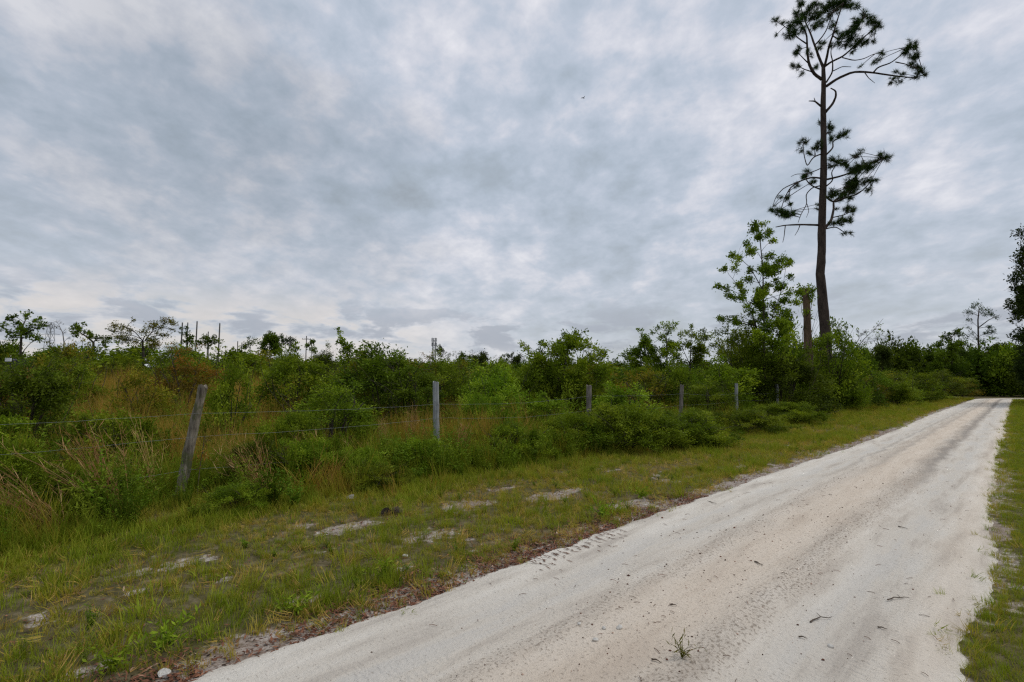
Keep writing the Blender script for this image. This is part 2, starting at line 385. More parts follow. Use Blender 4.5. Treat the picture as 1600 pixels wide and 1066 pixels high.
def build_road():
    S = lines([(-12, 0, .4), (0, 12, .045), (12, 24, .12), (24, BEND, .5)])
    nT = 84
    v = []; uv = []
    R = 9.0; tc = 1.6
    arc = [(BEND + i*.6, 'arc') for i in range(1, 26)]
    rows = [(s, None) for s in S] + arc + [(BEND + 15 + i*4, 'out') for i in range(1, 22)]
    for s, kind in rows:
        rl, rr = road_left(s), road_right(s)
        for j in range(nT):
            k = j/(nT-1); t = rr - .12 + (rl - rr + .24)*k
            edge = min(k, 1-k)*(rl - rr + .24)
            z = road_relief(s, t, 0)*sstep(edge, .02, .34) - .035*(1 - sstep(edge, 0, .20))
            if kind is None: x, y = s, t
            else:
                q = min(s - BEND, 15.0); a = q/R
                px, py = BEND + R*math.sin(a), tc - R*(1 - math.cos(a))
                if kind == 'out':
                    e = s - BEND - 15; px += e*math.cos(a); py -= e*math.sin(a)
                x = px + (t - tc)*math.sin(a); y = py + (t - tc)*math.cos(a); z += .01
            v.append((x, y, z)); uv.append((s, t))
    n = len(rows)
    f = [(i*nT+j, (i+1)*nT+j, (i+1)*nT+j+1, i*nT+j+1) for i in range(n-1) for j in range(nT-1)]
    me = bpy.data.meshes.new('dirt_road'); me.from_pydata(v, [], f)
    at = me.attributes.new('lane', 'FLOAT_VECTOR', 'POINT')
    at.data.foreach_set('vector', np.array([(a, b, 0) for a, b in uv], np.float32).ravel())
    me.polygons.foreach_set('use_smooth', [True]*len(f))
    m, nt = newmat('road_sand')
    a = N(nt, 'ShaderNodeAttribute', attribute_name='lane'); lane = a.outputs['Vector']
    sp = N(nt, 'ShaderNodeSeparateXYZ'); nt.links.new(lane, sp.inputs[0]); s_, t_ = sp.outputs[0], sp.outputs[1]
    mp = N(nt, 'ShaderNodeMapping'); nt.links.new(lane, mp.inputs[0]); mp.inputs['Scale'].default_value = (.14, 1, 1)
    n_str = noisen(nt, mp.outputs[0], 5, 6, .6, .2)            # streaks along the tracks
    n_pat = noisen(nt, lane, 1.3, 5, .6); n_fine = noisen(nt, lane, 46, 6, .72); n_gr = noisen(nt, lane, 240, 2, .6)
    n_cl = noisen(nt, lane, 11, 5, .65)
    mp2 = N(nt, 'ShaderNodeMapping'); nt.links.new(lane, mp2.inputs[0]); mp2.inputs['Scale'].default_value = (1, .3, 1); mp2.inputs['Rotation'].default_value = (0, 0, .5)
    twob = mathn(nt, 'ADD', t_, mathn(nt, 'MULTIPLY', mathn(nt, 'SUBTRACT', n_pat, .5), .35))
    def gb(c, w_):
        d = mathn(nt, 'DIVIDE', mathn(nt, 'SUBTRACT', twob, c), w_)
        return mathn(nt, 'POWER', 2.718, mathn(nt, 'MULTIPLY', mathn(nt, 'MULTIPLY', d, d), -1.0))
    col = ramp(nt, n_str, [(.34, (.50, .445, .38)), (.48, (.655, .595, .51)), (.66, (.75, .695, .61))])
    pink = mathn(nt, 'ADD', gb(1.58, .42), mathn(nt, 'MULTIPLY', gb(.42, .18), .55), clamp=True)
    col = mixc(nt, mathn(nt, 'MULTIPLY', pink, .46), col, (.72, .56, .41))
    far = smooth(nt, s_, 6, 13)
    band = mathn(nt, 'ADD', gb(1.22, .13), mathn(nt, 'MULTIPLY', gb(1.93, .11), .75), clamp=True)
    band = mathn(nt, 'ADD', band, mathn(nt, 'MULTIPLY', gb(1.58, .3), .35), clamp=True)
    col = mixc(nt, mathn(nt, 'MULTIPLY', band, .22), col, (.40, .345, .29))
    trk = mathn(nt, 'MULTIPLY', mathn(nt, 'ADD', gb(.80, .16), gb(2.36, .2), clamp=True), smooth(nt, n_str, .42, .6))
    col = mixc(nt, mathn(nt, 'MULTIPLY', trk, .40), col, (.42, .40, .375))
    # the groove that deepens up the road, and fainter ones beside it
    gro = mathn(nt, 'MULTIPLY', mathn(nt, 'ADD', gb(1.13, .09), mathn(nt, 'MULTIPLY', mathn(nt, 'ADD', gb(1.82, .06), gb(2.15, .05), clamp=True), .55), clamp=True), far)
    col = mixc(nt, mathn(nt, 'MULTIPLY', mathn(nt, 'MULTIPLY', gro, smooth(nt, n_str, .28, .48)), .68), col, (.20, .175, .155))
    # dark crumbs of bark and shell ground into the ridges
    spk = mathn(nt, 'ADD', n_fine, mathn(nt, 'MULTIPLY', band, .085))
    col = mixc(nt, mathn(nt, 'MULTIPLY', smooth(nt, spk, .585, .665), .68), col, (.20, .155, .115))
    n_dash = noisen(nt, mp2.outputs[0], 60, 4, .6)
    col = mixc(nt, mathn(nt, 'MULTIPLY', smooth(nt, n_dash, .62, .70), .45), col, (.25, .20, .155))
    col = mixc(nt, mathn(nt, 'MULTIPLY', smooth(nt, n_gr, .58, .72), .25), col, (.80, .78, .74))
    # tread marks: short cross ridges along the wheel tracks
    wv = N(nt, 'ShaderNodeTexWave'); wv.wave_type = 'BANDS'; wv.bands_direction = 'X'
    nt.links.new(lane, wv.inputs[0]); wv.inputs['Scale'].default_value = 7.0; wv.inputs['Distortion'].default_value = 9.0
    wv.inputs['Detail'].default_value = 3; wv.inputs['Detail Scale'].default_value = 1.6
    tread = mathn(nt, 'MULTIPLY', mathn(nt, 'ADD', gb(.72, .30), gb(2.2, .35), clamp=True), mathn(nt, 'MULTIPLY', wv.outputs['Fac'], smooth(nt, n_pat, .42, .58)))
    hgt = mathn(nt, 'ADD', mathn(nt, 'ADD', mathn(nt, 'MULTIPLY', n_fine, .55), mathn(nt, 'MULTIPLY', n_gr, .12)),
                mathn(nt, 'ADD', mathn(nt, 'MULTIPLY', n_cl, .8), mathn(nt, 'MULTIPLY', tread, .16)))
    finish(nt, col, .95, bump=hgt, bstr=.9, bdist=.03, spec=.1)
    me.materials.append(m)
    o = place('dirt_road', me); o.rotation_euler = (0, 0, math.pi/2 - RA)
    tag(o, kind='structure')
build_road()
def surf_z(s, t):
    x, y = xy(s, t)
    if road_right(s) + .1 < t < road_left(s) - .1 and s < BEND: return road_relief(s, t, 0)
    return ground_z(x, y) - .012*bare(s, t)

# ------------------------------------------------------------------ scattered ground cover (stuff): points carry turn, size and shade
def scatter(name, pts, rot, scl, idx, shade, meshes, label=None):
    me = bpy.data.meshes.new(name); me.from_pydata([tuple(p) for p in pts], [], [])
    n = len(pts)
    for an, ty, dat in (('turn', 'FLOAT_VECTOR', rot), ('size', 'FLOAT_VECTOR', scl)):
        a = me.attributes.new(an, ty, 'POINT'); a.data.foreach_set('vector', np.asarray(dat, np.float32).ravel())
    a = me.attributes.new('pick', 'INT', 'POINT'); a.data.foreach_set('value', np.asarray(idx, np.int32))
    a = me.attributes.new('shade', 'FLOAT', 'POINT'); a.data.foreach_set('value', np.asarray(shade, np.float32))
    src = bpy.data.collections.new(name + '_kinds')
    for i, m_ in enumerate(meshes):
        src.objects.link(bpy.data.objects.new(name + '_tuft_' + 'abcdefghijkl'[i], m_))
    o = place(name, me)
    ng = bpy.data.node_groups.new(name + '_scatter', 'GeometryNodeTree')
    ng.interface.new_socket('Geometry', in_out='INPUT', socket_type='NodeSocketGeometry')
    ng.interface.new_socket('Geometry', in_out='OUTPUT', socket_type='NodeSocketGeometry')
    gi, go = ng.nodes.new('NodeGroupInput'), ng.nodes.new('NodeGroupOutput')
    ci = ng.nodes.new('GeometryNodeCollectionInfo'); ci.inputs['Collection'].default_value = src
    ci.inputs['Separate Children'].default_value = True; ci.inputs['Reset Children'].default_value = True
    ip = ng.nodes.new('GeometryNodeInstanceOnPoints'); ip.inputs['Pick Instance'].default_value = True
    def attr(nm, ty):
        q = ng.nodes.new('GeometryNodeInputNamedAttribute'); q.data_type = ty; q.inputs[0].default_value = nm
        return [k for k in q.outputs if k.enabled and k.name == 'Attribute'][0]
    e = ng.nodes.new('FunctionNodeEulerToRotation'); ng.links.new(attr('turn', 'FLOAT_VECTOR'), e.inputs[0])
    ng.links.new(gi.outputs[0], ip.inputs['Points']); ng.links.new(ci.outputs[0], ip.inputs['Instance'])
    ng.links.new(attr('pick', 'INT'), ip.inputs['Instance Index']); ng.links.new(e.outputs[0], ip.inputs['Rotation'])
    ng.links.new(attr('size', 'FLOAT_VECTOR'), ip.inputs['Scale']); ng.links.new(ip.outputs[0], go.inputs[0])
    md = o.modifiers.new('scatter', 'NODES'); md.node_group = ng
    return tag(o, label, kind='stuff')

def tuft_mesh(name, seed, n, h, spread, width, bend, mat, seg=3):
    rng = np.random.default_rng(seed); mb = MB()
    for i in range(n):
        a = rng.uniform(0, 2*math.pi); r = spread*math.sqrt(rng.uniform()); hh = h*rng.uniform(.45, 1.0); w = width*rng.uniform(.7, 1.2)
        d = np.array((math.cos(a), math.sin(a), 0)); b = bend*rng.uniform(.2, 1.2)*hh
        a2 = a + rng.normal()*.8; d2 = np.array((math.cos(a2), math.sin(a2), 0)); side = np.array((-d2[1], d2[0], 0))*rng.uniform(.5, 1) + np.array((0, 0, 0))
        base = d*r; vs = []
        for k in range(seg+1):
            q = k/seg; c = base + d2*b*q**2 + np.array((0, 0, hh*(q - .25*bend*q**2)))
            ww = w*(1 - q)**.7*.5
            if k == seg: vs.append(c)
            else: vs += [c - side*ww, c + side*ww]
        f = [(2*k, 2*k+1, 2*k+3, 2*k+2) for k in range(seg-1)] + [(2*seg-2, 2*seg-1, 2*seg)]
        mb.add(vs, f, [float(np.clip(rng.beta(2, 2), 0, 1))]*len(f))
    return mb.mesh(name, mat)

def leaf_quads(rng, Pt, D, L, W, flat=.6, droop=0.0):
    n = len(Pt)
    ax = uvec(D + rng.normal(size=(n, 3))*.55 + np.array((0, 0, -droop)))
    nm = uvec(rng.normal(size=(n, 3))*(1-flat) + np.array((0, 0, flat)))
    sd = uvec(np.cross(ax, nm)); nn = np.cross(sd, ax)
    l = (L*rng.uniform(.55, 1.2, n))[:, None]; w = l*(W/L)
    a = Pt; c = Pt + ax*l; mid = Pt + ax*l*.48
    return np.stack((a, mid + sd*w*.5 + nn*w*.12, c, mid - sd*w*.5 + nn*w*.12), 1)

def forb_mesh(name, seed, h, n_st, L, W, mat, per=24):
    """a low leafy weed: several stems set with leaves"""
    rng = np.random.default_rng(seed); mb = MB()
    for i in range(n_st):
        a = rng.uniform(0, 2*math.pi); tip = np.array((math.cos(a)*h*rng.uniform(.1, .6), math.sin(a)*h*rng.uniform(.1, .6), h*rng.uniform(.5, 1)))
        k = rng.uniform(.2, 1, per)[:, None]; p = tip*k*np.array((1, 1, 1)) ; p[:, :2] *= k
        b = rng.uniform(0, 2*math.pi, per); D = np.stack((np.cos(b), np.sin(b), .35*np.ones(per)), 1)
        mb.quads(leaf_quads(rng, p, D, L, W, .7), rng.beta(2, 2, per))
        mb.tube([(0, 0, 0), tip*np.array((.5, .5, .6)), tip], [.0025, .002, .001], 3, False, .5)
    return mb.mesh(name, mat)

rng = np.random.default_rng(7)
def build_cover():
    R = np.random.default_rng(11)
    kinds = [tuft_mesh('verge_tuft', 100+i, 18, [.15, .11, .18, .09][i], .06, .0072, [.5, .8, .45, .9][i], M['grass']) for i in range(4)]
    pts, rot, scl, idx, sh = [], [], [], [], []
    def put(s, t, sc, lean=.15, sd=None, z=None, k=4):
        x, y = xy(s, t)
        pts.append((x, y, (ground_z(x, y) if z is None else z) - .006)); rot.append((R.normal()*lean, R.normal()*lean, R.uniform(0, 6.28)))
        scl.append((sc*R.uniform(.85, 1.3), sc*R.uniform(.85, 1.3), sc*R.uniform(.7, 1.3))); idx.append(R.integers(0, k))
        sh.append(float(np.clip(sd, 0, 1)))
    # near verge: dense, opening on the bare sand
    for (s0, s1, dens, sc) in ((-4, 4, 255, .85), (4, 9, 215, .92), (9, 18, 150, 1.15), (18, 34, 60, 1.6), (34, 66, 22, 2.3)):
        for _ in range(int((s1-s0)*4.6*dens)):
            s = R.uniform(s0, s1); t = R.uniform(2.85, 7.4)
            if t < road_left(s) + .03: continue
            b = bare(s, t)
            if R.uniform() < b*(.88 if s > 4 else .72): continue
            patch = fbm(s*.7, t*1.3, 30, 3)
            if R.uniform() < .12 - .4*patch and s < 14: continue
            tall = .75 + .5*sstep(t, 5.0, 6.4) + .35*patch
            shd = .40 - .10*(1 - sstep(s, 1.5, 4)) + .19*R.normal() - .45*patch + .28*b*(t < 4.5)
            put(s, t, sc*max(.4, tall)*(1 - .25*b), sd=shd)
    for _ in range(260):                                       # taller bunches standing out of the short grass
        s = R.uniform(-2, 16); t = R.uniform(3.1, 6.2)
        if bare(s, t) > .3: continue
        for _k in range(3): put(s + R.normal()*.05, t + R.normal()*.05, R.uniform(1.05, 1.55), .3, R.choice([.1, .2, .3, .6]) + .1*R.normal())
    for _ in range(2600):                                      # dead blades lying flat
        s = R.uniform(-2, 14); t = R.uniform(3.0, 6.0)
        put(s, t, R.uniform(.5, .9), 1.1, .9 + .1*R.normal())
    for _ in range(900):                                       # runners creeping out on the sand
        s = R.gamma(1.6, 6) + .5
        if s > 60: continue
        if R.uniform() < .55: t = road_right(s) + R.normal()*.065
        else: t = road_left(s) + R.normal()*.07 + .05
        if fbm(s*1.9, t*.5, 44) < -.02: continue
        put(s, t, R.uniform(.3, .6)*(1 + s*.03), .4, .42 + .25*R.normal(), z=surf_z(s, t) + .004)
    # right-hand lawn, kept short
    for (s0, s1, dens, sc) in ((1, 6, 900, .40), (6, 14, 520, .50), (14, 30, 150, .8), (30, 64, 46, 1.3)):
        w = 1.6 + .03*s1
        for _ in range(int((s1-s0)*w*dens)):
            s = R.uniform(s0, s1); t = road_right(s) - R.uniform(-.02, w)
            if R.uniform() < bare(s, t) - .05: continue
            put(s, t, sc*R.uniform(.7, 1.2), sd=.20 + .22*R.normal() + .35*bare(s, t))
    scatter('verge_grass', pts, rot, scl, idx, sh, kinds)
    # fence strip: longer green grass and weeds
    pts.clear(); rot.clear(); scl.clear(); idx.clear(); sh.clear()
    kinds = [tuft_mesh('long_tuft', 200+i, 26, [.55, .42, .62][i], .10, .008, [.55, .8, .5][i], M['tall_grass'], 4) for i in range(3)]
    for (s0, s1, dens, sc) in ((-6, 12, 62, 1.15), (12, 26, 26, 1.25), (26, 62, 8, 1.4)):
        for _ in range(int((s1-s0)*3.0*dens)):
            s = R.uniform(s0, s1); t = R.uniform(5.3, 8.3)
            edge = 6.0 - .5*sstep(s, 8, 12)*(1 - sstep(s, 20, 26)) + .28*fbm(s*.9, 77) + .15*fbm(s*2.7, 71)
            if t < edge and R.uniform() < .85: continue
            g = fbm(s*.45, t*.8, 40)
            put(s, t, sc*(.60 + .60*sstep(t, 5.6, 7.0))*R.uniform(.55, 1.2)*(1 - .5*sstep(s, .3, 1.0)*(1 - sstep(s, 2.4, 3.2))*(t < 7.3)), .28, .17 + .17*R.normal() + .75*max(0, g), k=3)
    scatter('fence_side_grass', pts, rot, scl, idx, sh, kinds)
    pts.clear(); rot.clear(); scl.clear(); idx.clear(); sh.clear()
    # tall field grass, tawny in patches
    kinds = [tuft_mesh('field_tuft', 300+i, 34, [.95, .8, 1.05, .7][i], .16, .009, [.35, .5, .3, .6][i], M['tall_grass'], 4) for i in range(4)]
    for (t0, t1, s0, s1, dens, sc) in ((7.7, 14, -14, 40, 8.0, .95), (14, 26, -24, 55, 3.0, 1.0), (26, 46, -40, 70, 1.3, 1.15)):
        for _ in range(int((t1-t0)*(s1-s0)*dens)):
            s = R.uniform(s0, s1); t = R.uniform(t0, t1); x, y = xy(s, t)
            if y < 2: continue
            g = fbm(x*.11, y*.11, 60, 3)
            put(s, t, sc*R.uniform(.7, 1.15), .16, .48 + .17*R.normal() + .55*g, k=4)
    for uc, du, y0, y1, n in ((205, 75, 8.5, 21, 820), (395, 80, 9.5, 21, 780), (745, 65, 9.0, 12.5, 480), (650, 50, 9.5, 11.5, 220), (330, 220, 7.5, 9.0, 160), (470, 40, 14, 22, 120), (1000, 60, 20, 26, 120), (330, 200, 18, 24, 260)):
        for _ in range(n):
            y = math.sqrt(R.uniform(y0*y0, y1*y1)); x = (uc + R.normal()*du*.55 - 800)/800*y; s, t = st(x, y)
            if t < 7.0: continue
            put(s, t, R.uniform(.75, 1.2)*(.95 if y < 12 else 1.2), .2, .74 + .16*R.normal(), k=4)
    scatter('field_grass', pts, rot, scl, idx, sh, kinds)
    pts.clear(); rot.clear(); scl.clear(); idx.clear(); sh.clear()
    kinds = [forb_mesh('weed_plant', 400+i, [.38, .5, .3, .6][i], 14, [.045, .04, .05, .035][i], [.016, .013, .019, .011][i], M['weed']) for i in range(4)]
    for (s0, s1, t0, t1, dens) in ((-6, 12, 6.0, 9.5, 15), (12, 30, 6, 10, 6), (-16, 40, 9.5, 20, 2.6), (30, 62, 6.2, 9, 3)):
        for _ in range(int((s1-s0)*(t1-t0)*dens)):
            s = R.uniform(s0, s1); t = R.uniform(t0, t1)
            g = fbm(s*.5, t*.7, 80)
            if g < -.05 and R.uniform() < .7: continue
            put(s, t, R.uniform(.7, 1.5)*(1 + .4*(t > 9)), .15, .5 + .25*R.normal() + .4*g, k=4)
    for _ in range(150):                                       # small weeds on the verge
        s = R.uniform(-1, 20); t = R.uniform(3.1, 5.9)
        put(s, t, R.uniform(.15, .4), .2, .55 + .2*R.normal(), k=4)
    scatter('undergrowth', pts, rot, scl, idx, sh, kinds)
    # leaf and needle litter along the road edge
    mb = MB(); n = 0
    while n < 15000:
        s = R.uniform(-1, 6.5) if R.uniform() < .85 else R.uniform(6, 20); e = abs(R.normal())*.22 - .05 + .05*fbm(s*2, 5)
        if R.uniform() < .38: e += R.uniform(0, 2.6)
        t = road_left(s) + e
        if e > .5 and bare(s, t) < .12 and R.uniform() < .6: continue
        w = .22 + .78*sstep(fbm(s*1.3, 91), -.35, .2)
        if R.uniform() > w: continue
        x, y = xy(s, t); z = max(surf_z(s, t), ground_z(x, y) - .012) + R.uniform(.001, .02)
        a = R.uniform(0, 6.28); L = R.uniform(.012, .055); W = R.uniform(.004, .018)
        d = np.array((math.cos(a), math.sin(a), R.normal()*.25)); q = np.array((-math.sin(a), math.cos(a), R.normal()*.3)); c = np.array((x, y, z))
        mb.quads(np.array([[c - d*L/2, c + q*W/2, c + d*L/2, c - q*W/2]]), [R.beta(1.6, 2.0)]); n += 1
    for _ in range(260):                                       # needles raked into tread lines where a tyre cut the edge
        s = R.uniform(3.0, 4.3); k = round((s-3.0)/.085)*.085 + 3.0
        t = road_left(k) - .04 + R.normal()*.09 - .05
        x, y = xy(k + R.normal()*.012, t); c = np.array((x, y, surf_z(k, t) + .006))
        d = np.array((ND[0], ND[1], 0))*R.uniform(.012, .05) + np.array((RD[0], RD[1], 0))*R.normal()*.012; q = np.array((RD[0], RD[1], .3))*.0035
        mb.quads(np.array([[c - d, c + q, c + d, c - q]]), [R.uniform(0, .4)])
    tag(mb.build('leaf_litter', M['litter']), kind='stuff')
    # crumbs of shell, bark and wood lying on the sand
    mb = MB()
    for _ in range(1900):
        s = R.gamma(2.2, 2.6) + 1.2
        if R.uniform() < .55: t = R.choice([1.24, 1.93, 1.5, 1.7]) + R.normal()*.16
        else: t = R.uniform(.3, 3.0)
        if s > 40: continue
        z = surf_z(s, t); x, y = xy(s, t); r = min(R.gamma(1.1, .0018) + .0012, .010)
        v = R.normal(size=(6, 3)); v = np.array([(1, 0, 0), (-1, 0, 0), (0, 1, 0), (0, -1, 0), (0, 0, .7), (0, 0, -.7)])*r*R.uniform(.5, 1.5, (6, 1)) + np.array((x, y, z + r*.3))
        mb.add(v, [(0, 2, 4), (2, 1, 4), (1, 3, 4), (3, 0, 4), (2, 0, 5), (1, 2, 5), (3, 1, 5), (0, 3, 5)], [R.choice([.03, .1, .25, .45, .95])]*8)
    for _ in range(150):                                       # splinters and pine needles
        s = R.gamma(2.2, 2.0) + 1.2; t = R.uniform(.35, 2.95); x, y = xy(s, t); a = R.uniform(0, 6.28); L = R.uniform(.02, .06)
        z = surf_z(s, t) + .004
        mb.tube([(x - math.cos(a)*L/2, y - math.sin(a)*L/2, z), (x, y, z + .004), (x + math.cos(a)*L/2, y + math.sin(a)*L/2, z)], .0016, 3, True, R.uniform(.05, .5))
    tag(mb.build('road_crumbs', M['litter']), kind='stuff')
build_cover()

# ------------------------------------------------------------------ woody plants
def bez(a, b, c, n):
    q = np.linspace(0, 1, n)[:, None]; return a*(1-q)**2 + 2*b*q*(1-q) + c*q**2
def plant(seed, stems, clumps, L, W, dens=1.2, twigs=7, wood=.02, show_twigs=True, flat=.55, droop=.05, bare_tw=0, sides=5):
    """stems: [(points, r0, r1)], clumps: [(x, y, z, r)] -> wood and leaf builders. Every clump is carried by a branch of its own."""
    R = np.random.default_rng(seed); wd, lf = MB(), MB()
    sp, sr = [], []
    for pts, r0, r1 in stems:
        pts = np.asarray(pts, float); rr = np.linspace(r0, r1, len(pts))
        wd.tube(pts, rr, max(sides, 6), True, .5, .06, R)
        for i in range(len(pts)-1):
            for q in (0, .33, .66):
                sp.append(pts[i]*(1-q) + pts[i+1]*q); sr.append(rr[i])
        sp.append(pts[-1]); sr.append(r1)
    sp = np.array(sp); sr = np.array(sr)
    for c in clumps:
        C = np.array(c[:3], float); r = c[3]
        d = np.linalg.norm(sp - C, axis=1); cost = d + 1.6*np.maximum(0, sp[:, 2] - (C[2] - .25*d))
        i = int(np.argmin(cost)); A = sp[i]; ln = np.linalg.norm(C - A)
        rb = min(sr[i]*.7, max(.004, wood*(.22 + ln*.16)))
        br = bez(A, A*.5 + C*.5 + np.array((0, 0, .12*ln)) + R.normal(size=3)*ln*.07, C, 6)
        if ln > .04: wd.tube(br, np.linspace(rb, rb*.35, 6), sides, False, .5)
        nt_ = twigs + bare_tw
        E = C + uvec(R.normal(size=(nt_, 3)))*r*R.uniform(.45, 1.05, (nt_, 1))*np.array((1, 1, .8))
        Sx = br[R.integers(3, 6, nt_)]
        if show_twigs:
            for a, b in zip(Sx, E): wd.tube([a, (a+b)/2 + R.normal(size=3)*r*.08, b], [rb*.4, rb*.28, rb*.12], 3, False, .5)
        n = int(dens*18*(r/L)**2*R.uniform(.75, 1.25))
        if n <= 0: continue
        k = R.integers(0, twigs, n); q = R.uniform(.15, 1.06, n)[:, None]
        Pt = Sx[k]*(1-q) + E[k]*q + R.normal(size=(n, 3))*min(L*.8, r*.3)
        D = uvec(E[k] - Sx[k]) + np.array((0, 0, .15))
        base = R.uniform(0, 1)
        lf.quads(leaf_quads(R, Pt, D, L, W, flat, droop), np.clip(.72*base + .40*(R.beta(2, 2, n) - .5) + .16, 0, 1))
    return wd, lf

def shrub_clumps(R, n, w, h, zmin=.12, size=(.11, .2), top=.35):
    out = []
    for _ in range(n):
        z = h*(zmin + (1-zmin)*R.uniform()**.85); k = (z/h - top)/(1.02-top) if z/h > top else (top - z/h)/(top+.55)
        Rz = w*.5*math.sqrt(max(.02, 1 - k*k)); a = R.uniform(0, 6.28); q = Rz*R.uniform(.25, 1)**.6*.92
        out.append((q*math.cos(a), q*math.sin(a), z, w*R.uniform(*size)))
    for _ in range(max(2, n//7)):                              # shoots that stick out of the top
        a = R.uniform(0, 6.28); q = w*.3*R.uniform(); out.append((q*math.cos(a), q*math.sin(a), h*R.uniform(1.0, 1.2), w*R.uniform(.05, .085)))
    return out
def shrub_stems(R, n, w, h):
    st_ = []
    for _ in range(n):
        a = R.uniform(0, 6.28); q = w*.33*R.uniform(.2, 1)
        tip = np.array((q*math.cos(a), q*math.sin(a), h*R.uniform(.6, .95))); b = np.array((q*.15*math.cos(a), q*.15*math.sin(a), -.05))
        st_.append((bez(b, np.array((tip[0]*.3, tip[1]*.3, tip[2]*.6)), tip, 6), .022*h*R.uniform(.5, .8), .006*h))
    return st_
def shrub_kind(seed, w, h, ncl, L, W, mat, dens, size=(.11, .2), stems=5, zmin=.1, show=True, droop=.05, flat=.55):
    R = np.random.default_rng(seed)
    wd, lf = plant(seed, shrub_stems(R, stems, w, h), shrub_clumps(R, ncl, w, h, zmin, size), L, W, dens, 6, .015, show, flat, droop)
    for _ in range(9 if show else 3):                          # bare dead shoots
        a = R.uniform(0, 6.28); q = w*R.uniform(.1, .4); b = np.array((q*math.cos(a), q*math.sin(a), h*R.uniform(.4, .7)))
        e = b*np.array((1.35, 1.35, 1)) + np.array((R.normal()*.12*w, R.normal()*.12*w, h*R.uniform(.3, .62))); m = (b + e)/2 + R.normal(size=3)*.05*w
        wd.tube(bez(b, m, e, 5), [.008, .007, .006, .004, .002], 3, False)
        for k in (.45, .7): c = b + (e-b)*k; wd.tube([c, c + R.normal(size=3)*.10*w + np.array((0, 0, .08*h))], [.004, .0015], 3, False)
    return wd.mesh('stems', M['bark'], True), lf.mesh('foliage', mat)

KINDS = {}
def kinds():
    for i in range(3): KINDS['wax', i] = shrub_kind(1000+i, 2.0, 2.0, 46, .075, .026, M['mid_leaf'], .85)
    for i in range(3): KINDS['dark', i] = shrub_kind(1100+i, 2.2, 2.0, 48, .075, .032, M['dark_leaf'], .85)
    for i in range(3): KINDS['bright', i] = shrub_kind(1200+i, 2.0, 1.8, 40, .085, .040, M['bright_leaf'], .8)
    for i in range(2): KINDS['olive', i] = shrub_kind(1300+i, 2.0, 1.8, 38, .085, .034, M['olive_leaf'], .65, (.10, .19))
    for i in range(2): KINDS['rust', i] = shrub_kind(1400+i, 2.0, 1.7, 34, .07, .028, M['rust_leaf'], .5, (.10, .18))
    for i in range(2): KINDS['low', i] = shrub_kind(1500+i, 2.4, 1.0, 60, .055, .026, M['bright_leaf'], .85, (.09, .15), 8, .1)
    for i in range(2): KINDS['lowdark', i] = shrub_kind(1600+i, 2.4, 1.0, 60, .055, .024, M['mid_leaf'], .8, (.09, .15), 8, .1)
    for i in range(2): KINDS['far', i] = shrub_kind(1700+i, 2.4, 2.0, 34, .17, .085, M['mid_leaf'], .8, (.12, .2), 4, .1, False)
    for i in range(2): KINDS['fardark', i] = shrub_kind(1800+i, 2.4, 2.2, 34, .17, .085, M['dark_leaf'], .8, (.12, .2), 4, .1, False)
    for i in range(2): KINDS['faroliv', i] = shrub_kind(1900+i, 2.4, 1.9, 34, .17, .085, M['olive_leaf'], .7, (.12, .2), 4, .1, False)
kinds()
DIM = {'wax': (2, 2), 'dark': (2.2, 2), 'bright': (2, 1.8), 'olive': (2, 1.8), 'rust': (2, 1.7), 'low': (2.4, 1), 'lowdark': (2.4, 1), 'far': (2.4, 2), 'fardark': (2.4, 2.2), 'faroliv': (2.4, 1.9)}
RS = np.random.default_rng(99)
def shrub(kind, x, y, w, h, label, group=None, name='shrub', var=None):
    v = int(RS.integers(0, 2)) if var is None else var
    if (kind, v) not in KINDS: v = 0
    wm, lm = KINDS[kind, v]; dw, dh = DIM[kind]
    r = thing(name, label, 'bush', (x, y, ground_z(x, y) - .02), RS.uniform(0, 6.28), group)
    r.scale = (w/dw, w/dw*RS.uniform(.85, 1.15), h/dh)
    place('stems', wm, r); place('foliage', lm, r)
    return r
def px_shrub(kind, u, vtop, Y, wpx, label, group=None, name='shrub', var=None, hmin=.3):
    p = P(u, vtop, Y); h = max(hmin, p[2] - ground_z(p[0], Y))
    return shrub(kind, p[0], Y, wpx/800*Y, h/1.08, label, group, name, var)

